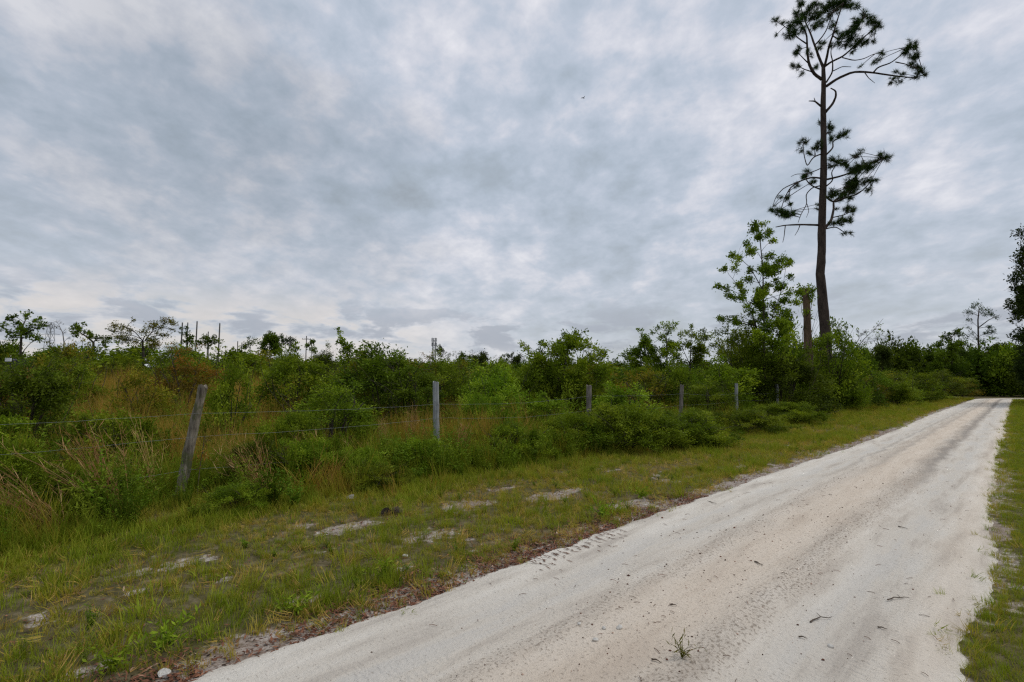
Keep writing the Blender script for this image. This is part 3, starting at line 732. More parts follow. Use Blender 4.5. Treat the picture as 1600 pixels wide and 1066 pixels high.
def near_shrubs():
    g1 = 'bushes along the wire fence'
    L = [
     # kind, u, vtop, Y, width px, label
     ('dark', 45, 575, 8.2, 170, 'dark dense bush at the far left edge behind the top wire'),
     ('bright', -20, 640, 6.4, 150, 'leafy bright green bush cut by the left edge of the photo'),
     ('lowdark', 60, 735, 5.6, 190, 'low green weedy bush under the wires at bottom of the far left'),
     ('low', 190, 655, 7.6, 190, 'low fresh green bush between the dark left bush and the leaning post'),
     ('bright', 365, 575, 9.5, 95, 'upright light green bush just behind the leaning post'),
     ('olive', 225, 580, 12.5, 110, 'yellowish olive bush standing in the tawny grass left of the leaning post'),
     ('wax', 110, 560, 15, 130, 'feathery green bush behind the tawny grass on the left'),
     ('wax', 520, 600, 9.4, 190, 'broad green bush midway between the leaning post and the grey post'),
     ('dark', 600, 548, 12.5, 190, 'large dark bush rising behind the broad green bush at centre left'),
     ('olive', 560, 560, 14, 110, 'olive bush with yellow shoots left of the large dark bush'),
     ('lowdark', 460, 655, 8.0, 150, 'low dark bush behind the dry stalks right of the leaning post'),
     ('low', 650, 690, 8.3, 130, 'low bright bush at the foot of the grey post'),
     ('low', 560, 705, 7.6, 110, 'small green bush left of the low bush at the grey post'),
     ('wax', 690, 560, 15, 110, 'dark green bush directly behind the grey post'),
     ('bright', 770, 585, 13.5, 120, 'light green bush in the gap right of the grey post'),
     ('low', 755, 620, 11.5, 110, 'low green bush behind the wires right of the grey post'),
     ('low', 985, 640, 11.0, 185, 'low leafy bright bush right of the third post in front of the fence'),
     ('low', 1068, 643, 12.1, 165, 'low leafy bush with pale flowers below the fourth post'),
     ('lowdark', 890, 652, 10.7, 130, 'low dark bush at the foot of the third post'),
     ('lowdark', 1160, 642, 15.2, 150, 'low scrubby bush below the fifth post'),
     ('olive', 1000, 580, 20, 110, 'reddish olive bush behind the fence between third and fourth posts'),
     ('bright', 1050, 575, 22, 110, 'green bush behind the fourth post below the tall trees'),
     ('bright', 1130, 568, 20, 130, 'leafy green bush behind the fifth post'),
     ('wax', 1165, 512, 23.5, 120, 'tall green bush at the left of the thicket under the sapling'),
     ('bright', 1212, 500, 23.0, 120, 'large rounded leafy bush in front of the broken trunk'),
     ('dark', 1230, 560, 22.0, 130, 'dark shaded bush low in the thicket below the broken trunk'),
     ('bright', 1300, 515, 26.5, 100, 'light green bush hiding the foot of the tall pine'),
     ('wax', 1285, 565, 27.2, 110, 'green bush at the front of the thicket beside the broken trunk'),
     ('dark', 1335, 540, 29, 90, 'dark bush at the right of the pine below the bare twigs'),
     ('wax', 1310, 590, 26.5, 90, 'low green bush closing the right end of the pine thicket'),
     ('lowdark', 1230, 632, 18.5, 130, 'low weedy bush at the front left of the pine thicket'),
     ('wax', 1385, 580, 33, 90, 'green bush right of the thicket behind the far fence posts'),
     ('olive', 1350, 592, 31, 70, 'olive bush near the far fence post right of the pine'),
     ('wax', 1430, 582, 39, 90, 'green bush midway along the far fence'),
     ('bright', 1400, 600, 34, 70, 'low light bush along the far fence'),
     ('wax', 1470, 580, 46, 80, 'green bush nearing the end of the far fence'),
     ('olive', 1500, 592, 50, 60, 'pale olive bush by the last stretch of the far fence'),
     ('bright', 1450, 600, 42, 60, 'low bush in front of the far fence line'),
     ('low', 480, 690, 7.3, 130, 'low green bush in front of the lowest wire midway to the grey post'),
     ('lowdark', 800, 665, 9.6, 150, 'low scrubby bush in front of the wires right of the grey post'),
     ('bright', 850, 620, 13.2, 120, 'leafy bush leaning on the wires left of the third post'),
     ('bright', 975, 605, 15.2, 130, 'leafy bush between the third and fourth posts behind the wires'),
     ('wax', 1105, 600, 18.5, 100, 'green bush filling the gap between fourth and fifth posts'),
     ('lowdark', 30, 700, 5.6, 190, 'low dark bush at the far left edge below the second wire'),
     ('dark', 395, 690, 7.2, 120, 'dark low bush right of the leaning post below the wires'),
     ('lowdark', 150, 745, 5.55, 150, 'low weedy growth on the verge edge at the left below the wires'),
     ('lowdark', 370, 755, 5.9, 120, 'low weedy growth on the verge edge right of the leaning post'),
     ('lowdark', 590, 735, 7.2, 130, 'low weedy growth on the verge edge left of the grey post'),
     ('olive', 150, 690, 6.7, 120, 'yellowish low bush under the wires left of the leaning post'),
    ]
    for a in L: px_shrub(*a[:5], a[5], g1)
    shrub('rust', *xy(9.5, 12.5)[:2], 1.6, 1.2, 'rusty brown dying bush behind the fence at centre left', g1)
    shrub('rust', *xy(16, 11.5)[:2], 1.8, 1.3, 'rusty bush among greenery behind the third post', g1)
near_shrubs()

def fill_shrubs():
    R = np.random.default_rng(5); n = 0; placed = []
    lab = {'wax': 'green bush among many in the overgrown field behind the fence', 'dark': 'dark green bush among many in the overgrown field',
           'bright': 'light green bush among many in the overgrown field', 'olive': 'olive yellow bush among many in the overgrown field',
           'rust': 'rusty brown bush among many in the overgrown field', 'far': 'distant green bush in the scrub below the skyline',
           'fardark': 'distant dark bush in the scrub below the skyline', 'faroliv': 'distant olive bush in the scrub below the skyline'}
    tries = 0
    while n < 210 and tries < 6000:
        tries += 1
        far = R.uniform() < .62
        Y = R.uniform(26, 75) if far else R.uniform(11, 27)
        u = R.uniform(-40, 1330 if not far else 1500); x = (u-800)/800*Y; s, t = st(x, Y)
        if t < 9.5: continue
        if (140 < u < 285 or 325 < u < 455) and Y < 24 and R.uniform() < .93: continue
        if 690 < u < 800 and Y < 14: continue
        w = R.uniform(1.6, 3.2) if not far else R.uniform(2.6, 5.5)
        if any((x-a)**2 + (Y-b)**2 < (.36*(w+c))**2 for a, b, c in placed): continue
        vlim = np.interp(u, [0, 280, 420, 560, 700, 800, 960, 1500], [538, 545, 552, 556, 566, 572, 574, 580]) + R.gamma(1.3, 9)
        if -25 < u < 75 and Y < 27: vlim = max(vlim, 584)
        hmax = P(u, vlim, Y)[2] - ground_z(x, Y)
        h = min(hmax, R.uniform(1.3, 2.6) if not far else R.uniform(1.8, 4.2))
        if h < .8: continue
        k = R.choice(['wax', 'dark', 'bright', 'olive', 'rust'], p=[.30, .22, .16, .24, .08]) if not far else R.choice(['far', 'fardark', 'faroliv'], p=[.42, .28, .30])
        if not far: w = min(w, h*1.6)
        shrub(k, x, Y, w, h, lab[k], 'bushes filling the field behind the fence' if not far else 'distant bushes in the field')
        placed.append((x, Y, w)); n += 1
fill_shrubs()

def px_tree(name, label, Y, ub, trunk, clumps, L, W, mat, dens=1.0, wood=.05, r0=.12, group=None, twigs=6, bare_tw=0, bark='bark', seed=1, deep=.5, cat='tree', forks=(), show=True):
    """a tree standing Y metres off; trunk and clumps as read from the photograph, spread in depth over its own width"""
    R = np.random.default_rng(seed)
    bx = (ub-800)/800*Y; bz = ground_z(bx, Y); B = np.array((bx, Y, bz - .05))
    r0 *= (.5 if Y > 38 and seed != 96 else .72); dens *= 2.3
    if seed == 75: clumps = [(a + R.normal()*3.5, b + R.normal()*4, c) for a, b, c in clumps]
    if seed in (71, 72, 73, 74): mat = M['mid_leaf']
    clumps = [(a, b, c*(.86 if seed in (21, 23) else 1.12)) for a, b, c in clumps]
    cu = np.array(clumps) if clumps else np.zeros((0, 3))
    half = (cu[:, 0].max() - cu[:, 0].min())/2/800*Y if len(cu) else 1.0
    tp = [np.zeros(3)] + [P(u, v, Y) - B for u, v in trunk]
    stems = [(np.array(tp), r0, r0*.35)]
    for fk in forks: stems.append((np.array([P(u, v, Y + R.normal()*.15*half) - B for u, v in fk]), r0*.5, r0*.15))
    cl = []
    for u, v, r in clumps:
        dy = R.uniform(-1, 1)*deep*half; cl.append((*(P(u, v, Y + dy) - B), r/800*Y))
        if deep > .3 and R.uniform() < .35:
            dy = R.uniform(-1, 1)*half*.9; cl.append((*(P(u + R.normal()*4, v + abs(R.normal())*5, Y + dy) - B), r/800*Y*.8))
    wd, lf = plant(seed, stems, cl, L, W, dens, twigs, wood, show, .5, .08, bare_tw)
    root = thing(name, label, cat, tuple(B), 0, group)
    wd.build('trunk', M[bark], root, smooth_=True)
    if lf.n: lf.build('crown', mat, root)
    return root

def rclumps(seed, u0, u1, v0, v1, n, r0, r1, dome=True):
    R = np.random.default_rng(seed); out = []
    for _ in range(n):
        u = R.uniform(-1, 1); top = v0 + (v1-v0)*(.55*u*u if dome else 0)
        out.append(((u0+u1)/2 + u*(u1-u0)/2, top + (v1-top)*R.uniform()**1.2, R.uniform(r0, r1)))
    return out

def trees():
    D, F_, MD, BR = M['dark_leaf'], M['far_leaf'], M['mid_leaf'], M['bright_leaf']
    px_tree('oak_tree', 'dark ragged oak standing alone at the far left of the skyline', 42, 33, [(33, 530), (34, 512), (40, 500)],
            [(12, 498, 6), (22, 495, 5), (40, 492, 6), (47, 488, 4), (60, 500, 7), (35, 515, 10), (45, 520, 10), (4, 508, 5), (66, 506, 6), (20, 525, 8), (58, 527, 8), (73, 505, 3), (50, 508, 6), (28, 507, 6), (15, 518, 5)], .22, .12, D, 1.1, .05, .2, seed=21)
    px_tree('bare_tree', 'bare leafless tree beside the pylon at the left skyline', 50, 100, [(100, 535), (98, 520), (92, 508)],
            [(88, 503, 6), (95, 504, 5), (78, 507, 4), (103, 515, 4), (108, 528, 4)], .2, .1, F_, .015, .05, .12, twigs=7, bare_tw=10, bark='pale_bark', seed=22)
    px_tree('leaning_tree', 'low dark tree leaning left on the skyline right of the bare tree', 40, 150, [(146, 535), (135, 526), (122, 518)],
            [(118, 513, 8), (126, 514, 7), (115, 522, 6), (134, 520, 6), (142, 525, 6), (152, 528, 7), (165, 531, 7), (172, 528, 6), (131, 507, 3)], .2, .1, D, 1.2, .06, .2, seed=23)
    px_tree('broad_tree', 'broad airy tree with a spreading flat crown on the left skyline', 44, 226, [(224, 545), (222, 535), (226, 525)],
            [(178, 508, 7), (171, 517, 5), (190, 511, 6), (184, 525, 8), (203, 518, 7), (210, 500, 4), (224, 520, 8), (240, 508, 8), (254, 503, 7), (264, 500, 6), (271, 508, 5), (250, 520, 8), (236, 530, 9), (200, 532, 8), (262, 524, 6), (246, 538, 8), (212, 536, 7)],
            .18, .08, M['olive_leaf'], .55, .06, .2, bare_tw=4, seed=24, forks=[[(225, 535), (212, 520), (190, 508)], [(226, 533), (240, 515), (262, 503)]])
    px_tree('small_tree', 'small dark tree among the tall poles at left', 46, 293, [(293, 535), (291, 524)], [(291, 514, 3), (292, 522, 4), (298, 530, 6), (286, 534, 4), (302, 536, 5), (283, 520, 2.5)], .2, .1, D, 1.1, seed=25)
    px_tree('small_tree', 'low dark tree just right of the tall poles', 46, 326, [(326, 538)], [(320, 527, 5), (331, 531, 6), (311, 534, 5), (341, 534, 5), (326, 538, 6)], .2, .1, D, 1.1, seed=26)
    px_tree('grey_tree', 'thin greyish tree right of the poles on the skyline', 60, 391, [(391, 548), (391, 538)], [(390, 535, 6), (398, 530, 4), (383, 540, 5), (388, 528, 3)], .22, .1, F_, .6, bare_tw=4, seed=27)
    px_tree('dark_tree', 'dark rounded tree in front of the three skyline pines', 55, 421, [(421, 548), (421, 536)], rclumps(28, 408, 434, 526, 550, 16, 5, 7), .24, .13, D, 1.2, seed=28)
    for i, (u, v, lb) in enumerate(((423, 524, 'leftmost and tallest of three slim skyline pines'), (440, 530, 'middle one of three slim skyline pines'), (454, 532, 'rightmost of three slim skyline pines'))):
        px_tree('pine_tree', lb, 85, u, [(u, v + 22), (u, v + 4)], [(u-5, v+1, 4), (u+5, v, 4), (u, v-3, 4), (u+1, v+4, 4), (u-3, v+8, 2.5), (u+4, v+9, 2.5)], .3, .12, M['pine_needle'], .9, .06, .16, 'slim pines on the skyline', seed=30+i, bark='pine_bark')
    px_tree('small_tree', 'small dark tree left of the leafy shoot on the skyline', 50, 487, [(487, 548)], [(487, 536, 5), (481, 541, 4), (490, 545, 6), (491, 534, 3)], .22, .11, D, 1.1, seed=34)
    px_tree('young_tree', 'leafy young shoot leaning above the scrub at centre left', 14, 546, [(545, 560), (540, 540), (534, 526), (526, 513)],
            [(526, 516, 3), (530, 521, 4), (534, 529, 5), (531, 536, 4), (538, 537, 6), (545, 541, 6), (538, 547, 7), (548, 548, 6), (540, 556, 9)], .085, .045, MD, .8, .02, .02, seed=35)
    # far wood at centre
    g = 'far trees at the centre of the skyline'
    px = [(700, 553, 'bare'), (712, 550, 'bare'), (724, 556, 'dark'), (738, 548, 'bare'), (750, 554, 'dark'), (762, 557, 'bare'), (738, 556, 'dark'), (775, 556, 'bare'), (787, 558, 'thin'), (800, 556, 'thin'), (812, 560, 'dark'), (688, 545, 'thin')]
    for i, (u, v, k) in enumerate(px):
        if k == 'bare':
            px_tree('bare_tree', 'grey leafless tree in the far wood right of the mast', 80 + i*3, u, [(u, v+14), (u+1, v+6)], [(u-4, v+2, 4), (u+4, v+3, 4), (u, v-1, 4), (u+1, v+8, 5)], .35, .12, F_, .015, .07, .16, g, 6, 9, 'pale_bark', 40+i)
        else:
            px_tree('far_tree', 'dark tree in the far wood right of the mast' if k == 'dark' else 'thin crowned tree in the far wood right of the mast', 78 + i*3, u, [(u, v+14), (u, v+5)], rclumps(60+i, u-9, u+9, v-2, v+20, 12, 4, 6) if k == 'dark' else [(u-4, v+2, 4), (u+4, v+4, 4), (u, v-2, 3), (u, v+10, 5)], .34, .17, F_, 1.0, .06, .16, g, seed=40+i)
    # big leafy bush-tree at centre right
    px_tree('large_bush', 'large rounded leafy bush taller than the fence left of the third post', 17, 880, [(880, 600), (882, 570), (888, 545)],
            [(817, 535, 4), (818, 545, 6), (850, 538, 8), (865, 550, 14), (885, 537, 14), *rclumps(170, 822, 950, 522, 625, 46, 8, 12), (905, 527, 10), (899, 517, 5), (913, 517, 4), (920, 537, 11), (935, 550, 9), (947, 551, 6), (870, 575, 20), (910, 575, 20), (842, 568, 17), (830, 590, 17), (938, 583, 15),
             (890, 603, 20), (850, 605, 18), (925, 607, 15), (835, 560, 10), (860, 590, 18), (900, 590, 18), (880, 560, 16), (948, 572, 9), (820, 605, 14), (875, 622, 15), (845, 625, 12), (915, 622, 12)],
            .10, .048, M['bright_leaf'], .78, .03, .07, seed=70, deep=.8, cat='bush', forks=[[(880, 600), (860, 575), (846, 560)], [(881, 598), (910, 570), (925, 548)]])
    # trees right of it
    px_tree('oak_tree', 'slanting dark oak at the left end of the tree group behind the fence', 44, 1010, [(1010, 570), (1008, 548), (1003, 528)],
            [(1000, 516, 4), (1005, 525, 6), (1010, 535, 8), (1018, 545, 9), (995, 550, 8), (978, 553, 6), (985, 562, 8), (972, 557, 4), (1010, 560, 10), *rclumps(171, 985, 1025, 525, 580, 14, 5, 8)], .2, .1, D, 1.1, .06, .16, seed=71)
    px_tree('oak_tree', 'tallest oak of the tree group behind the fence with tufted top', 43, 1042, [(1042, 570), (1042, 545), (1041, 522)],
            [(1027, 512, 5), (1040, 508, 6), (1055, 508, 5), (1045, 519, 7), (1034, 527, 6), (1050, 538, 7), (1038, 550, 9), (1022, 558, 8), (1055, 555, 7), *rclumps(172, 1022, 1062, 525, 580, 14, 5, 8)], .2, .1, D, .9, .06, .16, seed=72)
    px_tree('oak_tree', 'dark open oak with bare trunks showing right of the tallest oak', 44, 1078, [(1078, 575), (1079, 550), (1080, 525)],
            [(1081, 512, 4), (1070, 521, 6), (1085, 524, 8), (1098, 518, 6), (1074, 538, 7), (1094, 540, 7), (1106, 526, 7), (1061, 546, 6), (1085, 552, 7), *rclumps(173, 1060, 1108, 530, 580, 12, 5, 8)], .2, .1, D, .85, .06, .14, seed=73, bare_tw=3, forks=[[(1079, 572), (1088, 550), (1096, 530)], [(1078, 570), (1068, 548), (1064, 530)]])
    px_tree('oak_tree', 'leafy green tree joining the tree group to the sapling', 34, 1142, [(1142, 580), (1142, 552), (1143, 530)],
            [(1119, 521, 6), (1134, 517, 7), (1150, 520, 8), (1124, 535, 7), (1145, 535, 8), (1160, 525, 7), (1165, 536, 8), (1115, 540, 6), (1130, 548, 7), (1155, 548, 8)], .15, .08, MD, .85, .05, .13, seed=74, forks=[[(1142, 578), (1128, 550), (1122, 530)], [(1142, 575), (1158, 548), (1162, 530)]])
    # sapling
    px_tree('sapling', 'tall leafy sapling left of the broken trunk', 22.6, 1196, [(1196, 600), (1194, 540), (1193, 470), (1192, 420), (1188, 380), (1184, 348)],
            [(1182, 348, 6), (1193, 348, 6), (1177, 359, 6), (1200, 358, 6), (1179, 370, 6), (1193, 376, 8), (1167, 383, 6), (1204, 380, 6), (1177, 395, 8), (1146, 398, 6), (1156, 407, 6), (1196, 395, 8), (1218, 404, 7), (1228, 412, 6),
             (1131, 426, 6), (1146, 423, 6), (1171, 423, 7), (1193, 420, 11), (1215, 426, 8), (1156, 445, 8), (1134, 452, 6), (1118, 455, 6), (1140, 463, 7), (1162, 460, 8), (1190, 451, 12), (1215, 451, 9), (1242, 438, 6), (1252, 448, 6),
             (1236, 460, 6), (1242, 472, 6), (1193, 476, 12), (1171, 482, 7), (1215, 476, 9), (1230, 469, 6), (1174, 500, 6), (1190, 494, 11), (1224, 500, 11), (1202, 510, 13), (1119, 494, 6), (1128, 497, 2.5), (1140, 500, 6), (1150, 508, 6),
             (1190, 530, 14), (1215, 530, 13), *rclumps(175, 1160, 1228, 400, 500, 9, 5, 9)], .105, .062, MD, 1.3, .03, .06, seed=75, deep=.7, forks=[[(1194, 545), (1176, 492), (1158, 452), (1138, 428)], [(1194, 530), (1212, 482), (1224, 444), (1229, 410)], [(1193, 455), (1172, 418), (1152, 400)]])
    # bare twiggy shrub right of the pine
    px_tree('twiggy_shrub', 'shrub with long bare twigs reaching right beyond the pine thicket', 29.5, 1322, [(1325, 565), (1332, 545), (1342, 530)],
            [(1345, 522, 5), (1352, 518, 5), (1358, 528, 5), (1366, 516, 8), (1376, 522, 9), (1368, 530, 8), (1340, 516, 4), (1350, 535, 6), (1383, 530, 5), (1372, 508, 6)], .12, .05, MD, .07, .035, .06, seed=76, twigs=5, bare_tw=22, cat='bush',
            forks=[[(1325, 562), (1350, 530), (1366, 515), (1380, 498)], [(1326, 562), (1355, 535), (1385, 528)]])
    # trees behind the far stretch of the fence
    g = 'dark trees behind the far stretch of the fence'
    for i, (u, v, w, lb) in enumerate(((1352, 545, 26, 'dark tree nearest the bare twigs behind the far fence'), (1378, 540, 24, 'taller dark tree of the row behind the far fence'), (1405, 550, 24, 'rounded dark tree midway in the row behind the far fence'),
                                       (1436, 552, 26, 'wide dark tree in the row behind the far fence'), (1452, 546, 10, 'narrow tree with a knob top in the row behind the far fence'))):
        px_tree('row_tree', lb, 58 + 2*i, u, [(u, v+25), (u, v+8)], rclumps(80+i, u-w/2, u+w/2, v, v+48, 22, 4, 7), .24, .13, F_ if i % 2 else D, 1.0, .06, .15, g, seed=80+i)
    g = 'trees where the road bends'
    px_tree('bend_tree', 'leafy tree with ragged top left of the distant pine', 60, 1488, [(1488, 580), (1487, 545), (1484, 530)],
            [(1481, 522, 4), (1475, 530, 5), (1497, 521, 5), (1500, 516, 3), (1466, 538, 6), (1485, 540, 8), (1500, 535, 7), (1470, 552, 9), (1490, 556, 10), (1508, 552, 9), (1465, 570, 10), (1485, 578, 11), (1505, 575, 11), (1475, 595, 10), (1498, 597, 10)], .22, .12, D, 1.1, .06, .2, g, seed=90)
    px_tree('bend_tree', 'dense dark tree under the distant pine', 63, 1530, [(1530, 580), (1530, 560)], rclumps(91, 1508, 1552, 548, 616, 34, 6, 10), .24, .13, D, 1.15, .06, .2, g, seed=91)
    px_tree('bend_tree', 'dense dark tree right of the distant pine', 66, 1560, [(1560, 580), (1560, 560)], rclumps(92, 1540, 1585, 538, 614, 36, 6, 10), .24, .13, D, 1.15, .06, .2, g, seed=92)
    px_tree('bend_tree', 'darkest tree closing the road at the right edge', 69, 1600, [(1600, 580), (1600, 550)], rclumps(93, 1575, 1640, 535, 612, 50, 7, 11), .25, .14, D, 1.2, .06, .25, g, seed=93)
    px_tree('bend_tree', 'dark tree beyond the right edge where the road bends', 72, 1660, [(1660, 580), (1660, 550)], rclumps(94, 1630, 1700, 520, 612, 44, 8, 12), .27, .15, D, 1.2, .06, .25, g, seed=94)
    px_tree('pine_tree', 'distant flat-topped pine above the trees at the road bend', 64, 1529, [(1529, 585), (1529, 540), (1528, 500), (1530, 482)],
            [(1520, 480, 5), (1530, 477, 5), (1540, 484, 5), (1511, 487, 5), (1519, 490, 4), (1549, 488, 5), (1536, 490, 4), (1556, 496, 4), (1514, 500, 4), (1547, 512, 4), (1552, 518, 6), (1543, 522, 5), (1512, 512, 4), (1517, 522, 4), (1508, 527, 4), (1526, 530, 5), (1538, 535, 5), (1556, 528, 3)],
            .26, .07, M['pine_needle'], .75, .05, .28, seed=95, bark='pine_bark', forks=[[(1529, 512), (1545, 500), (1562, 492)]])
    cl = [(1597, 362, 8), (1601, 385, 8), (1592, 398, 8), (1585, 432, 8), (1592, 424, 9), (1600, 450, 12), (1577, 472, 5), (1582, 481, 7), (1592, 490, 11), (1600, 520, 12), (1586, 500, 7), (1592, 545, 9), (1601, 415, 10), (1598, 470, 10), (1604, 560, 12)]
    cl += rclumps(96, 1600, 1790, 330, 600, 110, 11, 17)
    px_tree('live_oak', 'huge dark oak whose leafy edge enters at the right edge of the photo', 36, 1695, [(1695, 600), (1694, 540), (1690, 470), (1694, 400)], cl, .17, .09, M['oak_leaf'], 1.15, .06, .35, seed=96, deep=.8,
            forks=[[(1694, 560), (1650, 500), (1610, 440)], [(1694, 540), (1740, 470), (1765, 420)], [(1692, 520), (1640, 480), (1600, 490)]])
trees()

def far_woods():
    R = np.random.default_rng(71); pts, rot, scl, idx, sh = [], [], [], [], []
    while len(pts) < 900:
        a = R.uniform(-1.35, 1.2); d = R.uniform(78, 150); x, y = d*math.sin(a), d*math.cos(a); s, t = st(x, y)
        if t > 30: h = R.uniform(.9, 1.9)
        else: h = R.uniform(1.5, 3.2)
        if s < 74 and t < 8: continue
        pts.append((x, y, ground_z(x, y) - .3)); rot.append((0, 0, R.uniform(0, 6.28))); w = R.uniform(1.5, 3.0); scl.append((w, w, h)); idx.append(R.integers(0, 3)); sh.append(R.uniform())
    scatter('far_woods', pts, rot, scl, idx, sh, [KINDS['far', 0][1], KINDS['fardark', 0][1], KINDS['fardark', 1][1]])
far_woods()

# ------------------------------------------------------------------ the tall pine, read off limb by limb
def pine():
    Y = 29.0; R = np.random.default_rng(3)
    TR = [(1292, 560, 20), (1289, 510, 18.5), (1284, 455, 16.5), (1281.5, 428, 15.5), (1284, 395, 14.5), (1284, 360, 14), (1285.5, 310, 12.5), (1287, 260, 11.5), (1287, 210, 10.5), (1286, 165, 9.5), (1287, 130, 8.5), (1286.5, 104, 6.5)]
    base = P(1293, 600, Y); bz = ground_z(base[0], Y); B = np.array((base[0], Y, bz - .1))
    root = thing('pine_tree', 'very tall lone pine with a bare trunk towering over the fence', 'tree', tuple(B))
    k = Y/800
    tp = [np.array((0.03, 0, 0))] + [P(u, v, Y) - B for u, v, w in TR]; tr = [20*k/2] + [w*k/2*.82 for u, v, w in TR]
    q = np.linspace(0, len(tp)-1, 46); tp = np.array(tp); tr = np.array(tr)
    pts = np.stack([np.interp(q, range(len(tp)), tp[:, i]) for i in range(3)], 1); rr = np.interp(q, range(len(tr)), tr)
    mb = MB(); mb.tube(pts, rr, 14, True, .5, .035, R); mb.build('trunk', M['pine_bark'], root, smooth_=True)
    # limb: [(u, v)...], start width px, end width px
    LB = [
     ([(1286.5, 106), (1280, 90), (1273, 71), (1266, 51), (1258, 34), (1252, 14)], 5.5, 1.5),
     ([(1287, 108), (1291, 94), (1295, 73), (1301, 56), (1306, 39), (1312, 20), (1318, 4)], 5, 1.4),
     ([(1289, 104), (1298, 97), (1316, 89), (1328, 79), (1342, 64), (1359, 51), (1370, 40)], 4, 1.3),
     ([(1284, 124), (1271, 115), (1263, 98), (1261, 73), (1261, 56), (1254, 40), (1246, 24)], 6, 1.4),
     ([(1261, 69), (1246, 59), (1240, 51), (1224, 40), (1212, 33)], 2.5, 1),
     ([(1264, 100), (1256, 92), (1249, 85), (1243, 80)], 2.2, 1),
     ([(1268, 112), (1258, 109), (1248, 104), (1238, 103)], 2.2, 1),
     ([(1273, 71), (1283, 60), (1291, 48), (1296, 34), (1303, 18)], 2.6, 1.1),
     ([(1301, 56), (1310, 62), (1322, 60), (1334, 50), (1345, 34), (1352, 25)], 2.6, 1.1),
     ([(1291, 135), (1308, 123), (1333, 112), (1359, 113), (1392, 118), (1426, 122), (1443, 117)], 5.5, 1.4),
     ([(1365, 113), (1372, 105), (1391, 99), (1406, 88), (1421, 73)], 3.2, 1.2),
     ([(1399, 97), (1418, 101), (1435, 108)], 2, 1),
     ([(1291, 129), (1301, 113), (1301, 96), (1298, 84), (1299, 74)], 3.2, 1.2),
     ([(1302, 111), (1316, 104), (1330, 104.7)], 2, 1),
     ([(1316, 90), (1334, 95), (1350, 92), (1366, 84), (1378, 83)], 2, 1),
     ([(1350, 112), (1357, 122), (1367, 130)], 1.8, .8),
     ([(1289, 176), (1300, 164), (1306, 152), (1306, 142), (1298, 138)], 5.5, 2),
     ([(1284, 167), (1273, 158), (1264, 158)], 4, 1.6),
     ([(1274, 159), (1272, 153)], 2, 1),
     ([(1290, 243), (1302, 231), (1301, 221), (1312, 216), (1319, 211)], 3.2, 1.2),
     ([(1288, 215), (1294, 206), (1297, 198)], 2, 1),
     ([(1290, 281), (1312, 276), (1329, 270), (1346, 264), (1364, 255), (1381, 247)], 4, 1.2),
     ([(1340, 266), (1350, 254), (1344, 240)], 1.6, .8),
     ([(1290, 292), (1302, 282), (1299, 270), (1304, 261), (1310, 253)], 2.6, 1),
     ([(1289, 306), (1302, 317), (1321, 309), (1340, 304), (1355, 291), (1361, 282)], 4, 1.2),
     ([(1325, 306), (1332, 296), (1336, 285)], 2, 1),
     ([(1289, 356), (1299, 345), (1303, 325), (1302, 314), (1312, 308)], 6, 2.2),
     ([(1289, 358), (1306, 354), (1320, 364), (1330, 362)], 2.4, .9),
     ([(1301, 340), (1319, 336), (1333, 329)], 2.2, 1),
     ([(1300, 348), (1312, 350), (1328, 344)], 2, 1),
     ([(1286, 240), (1271, 245), (1261, 261), (1256, 242), (1255, 226)], 2.6, 1.1),
     ([(1285, 262), (1272, 268), (1258, 272), (1244, 272), (1236, 276)], 2.0, .8),
     ([(1285, 279), (1269, 277), (1252, 282), (1235, 293), (1226, 309), (1220, 328)], 3.6, 1.2),
     ([(1250, 283), (1224, 294), (1212, 308), (1207, 324)], 2.2, 1),
     ([(1235, 293), (1232, 312), (1238, 330)], 1.8, .9),
     ([(1285, 297), (1269, 291), (1259, 281), (1261, 270)], 3.2, 1.2),
     ([(1284, 290), (1269, 293), (1259, 304), (1261, 319), (1252, 334), (1247, 348)], 2.4, .9),
     ([(1261, 319), (1264, 330), (1260, 340)], 1.4, .7),
     ([(1280, 352), (1252, 351), (1227, 352), (1212, 355)], 4, 1.6),
     ([(1227, 353), (1225, 371), (1223, 379)], 1.6, .8),
     ([(1250, 352), (1247, 360), (1242, 368)], 1.6, .8),
    ]
    DEAD = {13, 15, 16, 17, 18, 38, 39, 40}
    branches = []; allp = []; owner = []
    starts = []
    for bi, (px, w0, w1) in enumerate(LB):
        # a limb leaves the trunk at its own bearing: depth grows with its reach
        reach = abs(px[-1][0] - px[0][0]) + .4*abs(px[-1][1] - px[0][1])
        yaw = R.choice((-1, 1))*R.uniform(.15, .75)
        n = len(px); d0 = 0.0
        if bi and abs(px[0][0] - 1286) > 9 and allp:             # springs from an earlier limb: start at that limb's depth
            a = np.array(allp); c0 = P(px[0][0], px[0][1], Y) - B
            d0 = a[int(np.argmin((a[:, 0]-c0[0])**2 + (a[:, 2]-c0[2])**2)), 1]
        tot = 0; pts_ = []
        for i, (u, v) in enumerate(px):
            if i: tot += math.hypot(u - px[i-1][0], v - px[i-1][1])
            dy = d0 + yaw*tot*k*.8
            pts_.append(P(u, v, Y + dy) - B)
        pts_ = np.array(pts_); q = np.linspace(0, n-1, n*3)
        fine = np.stack([np.interp(q, range(n), pts_[:, i]) for i in range(3)], 1)
        sm = fine.copy(); sm[1:-1] = (fine[:-2] + 2*fine[1:-1] + fine[2:])/4
        b = MB(); b.tube(sm, np.linspace(w0, w1, len(sm))*k/2*.85, 7, True, .5, .06, R)
        branches.append([b, MB(), bi in DEAD])
        if bi not in DEAD:
            for p_ in sm[len(sm)//4:]: allp.append(p_); owner.append(bi)
    allp = np.array(allp); owner = np.array(owner)
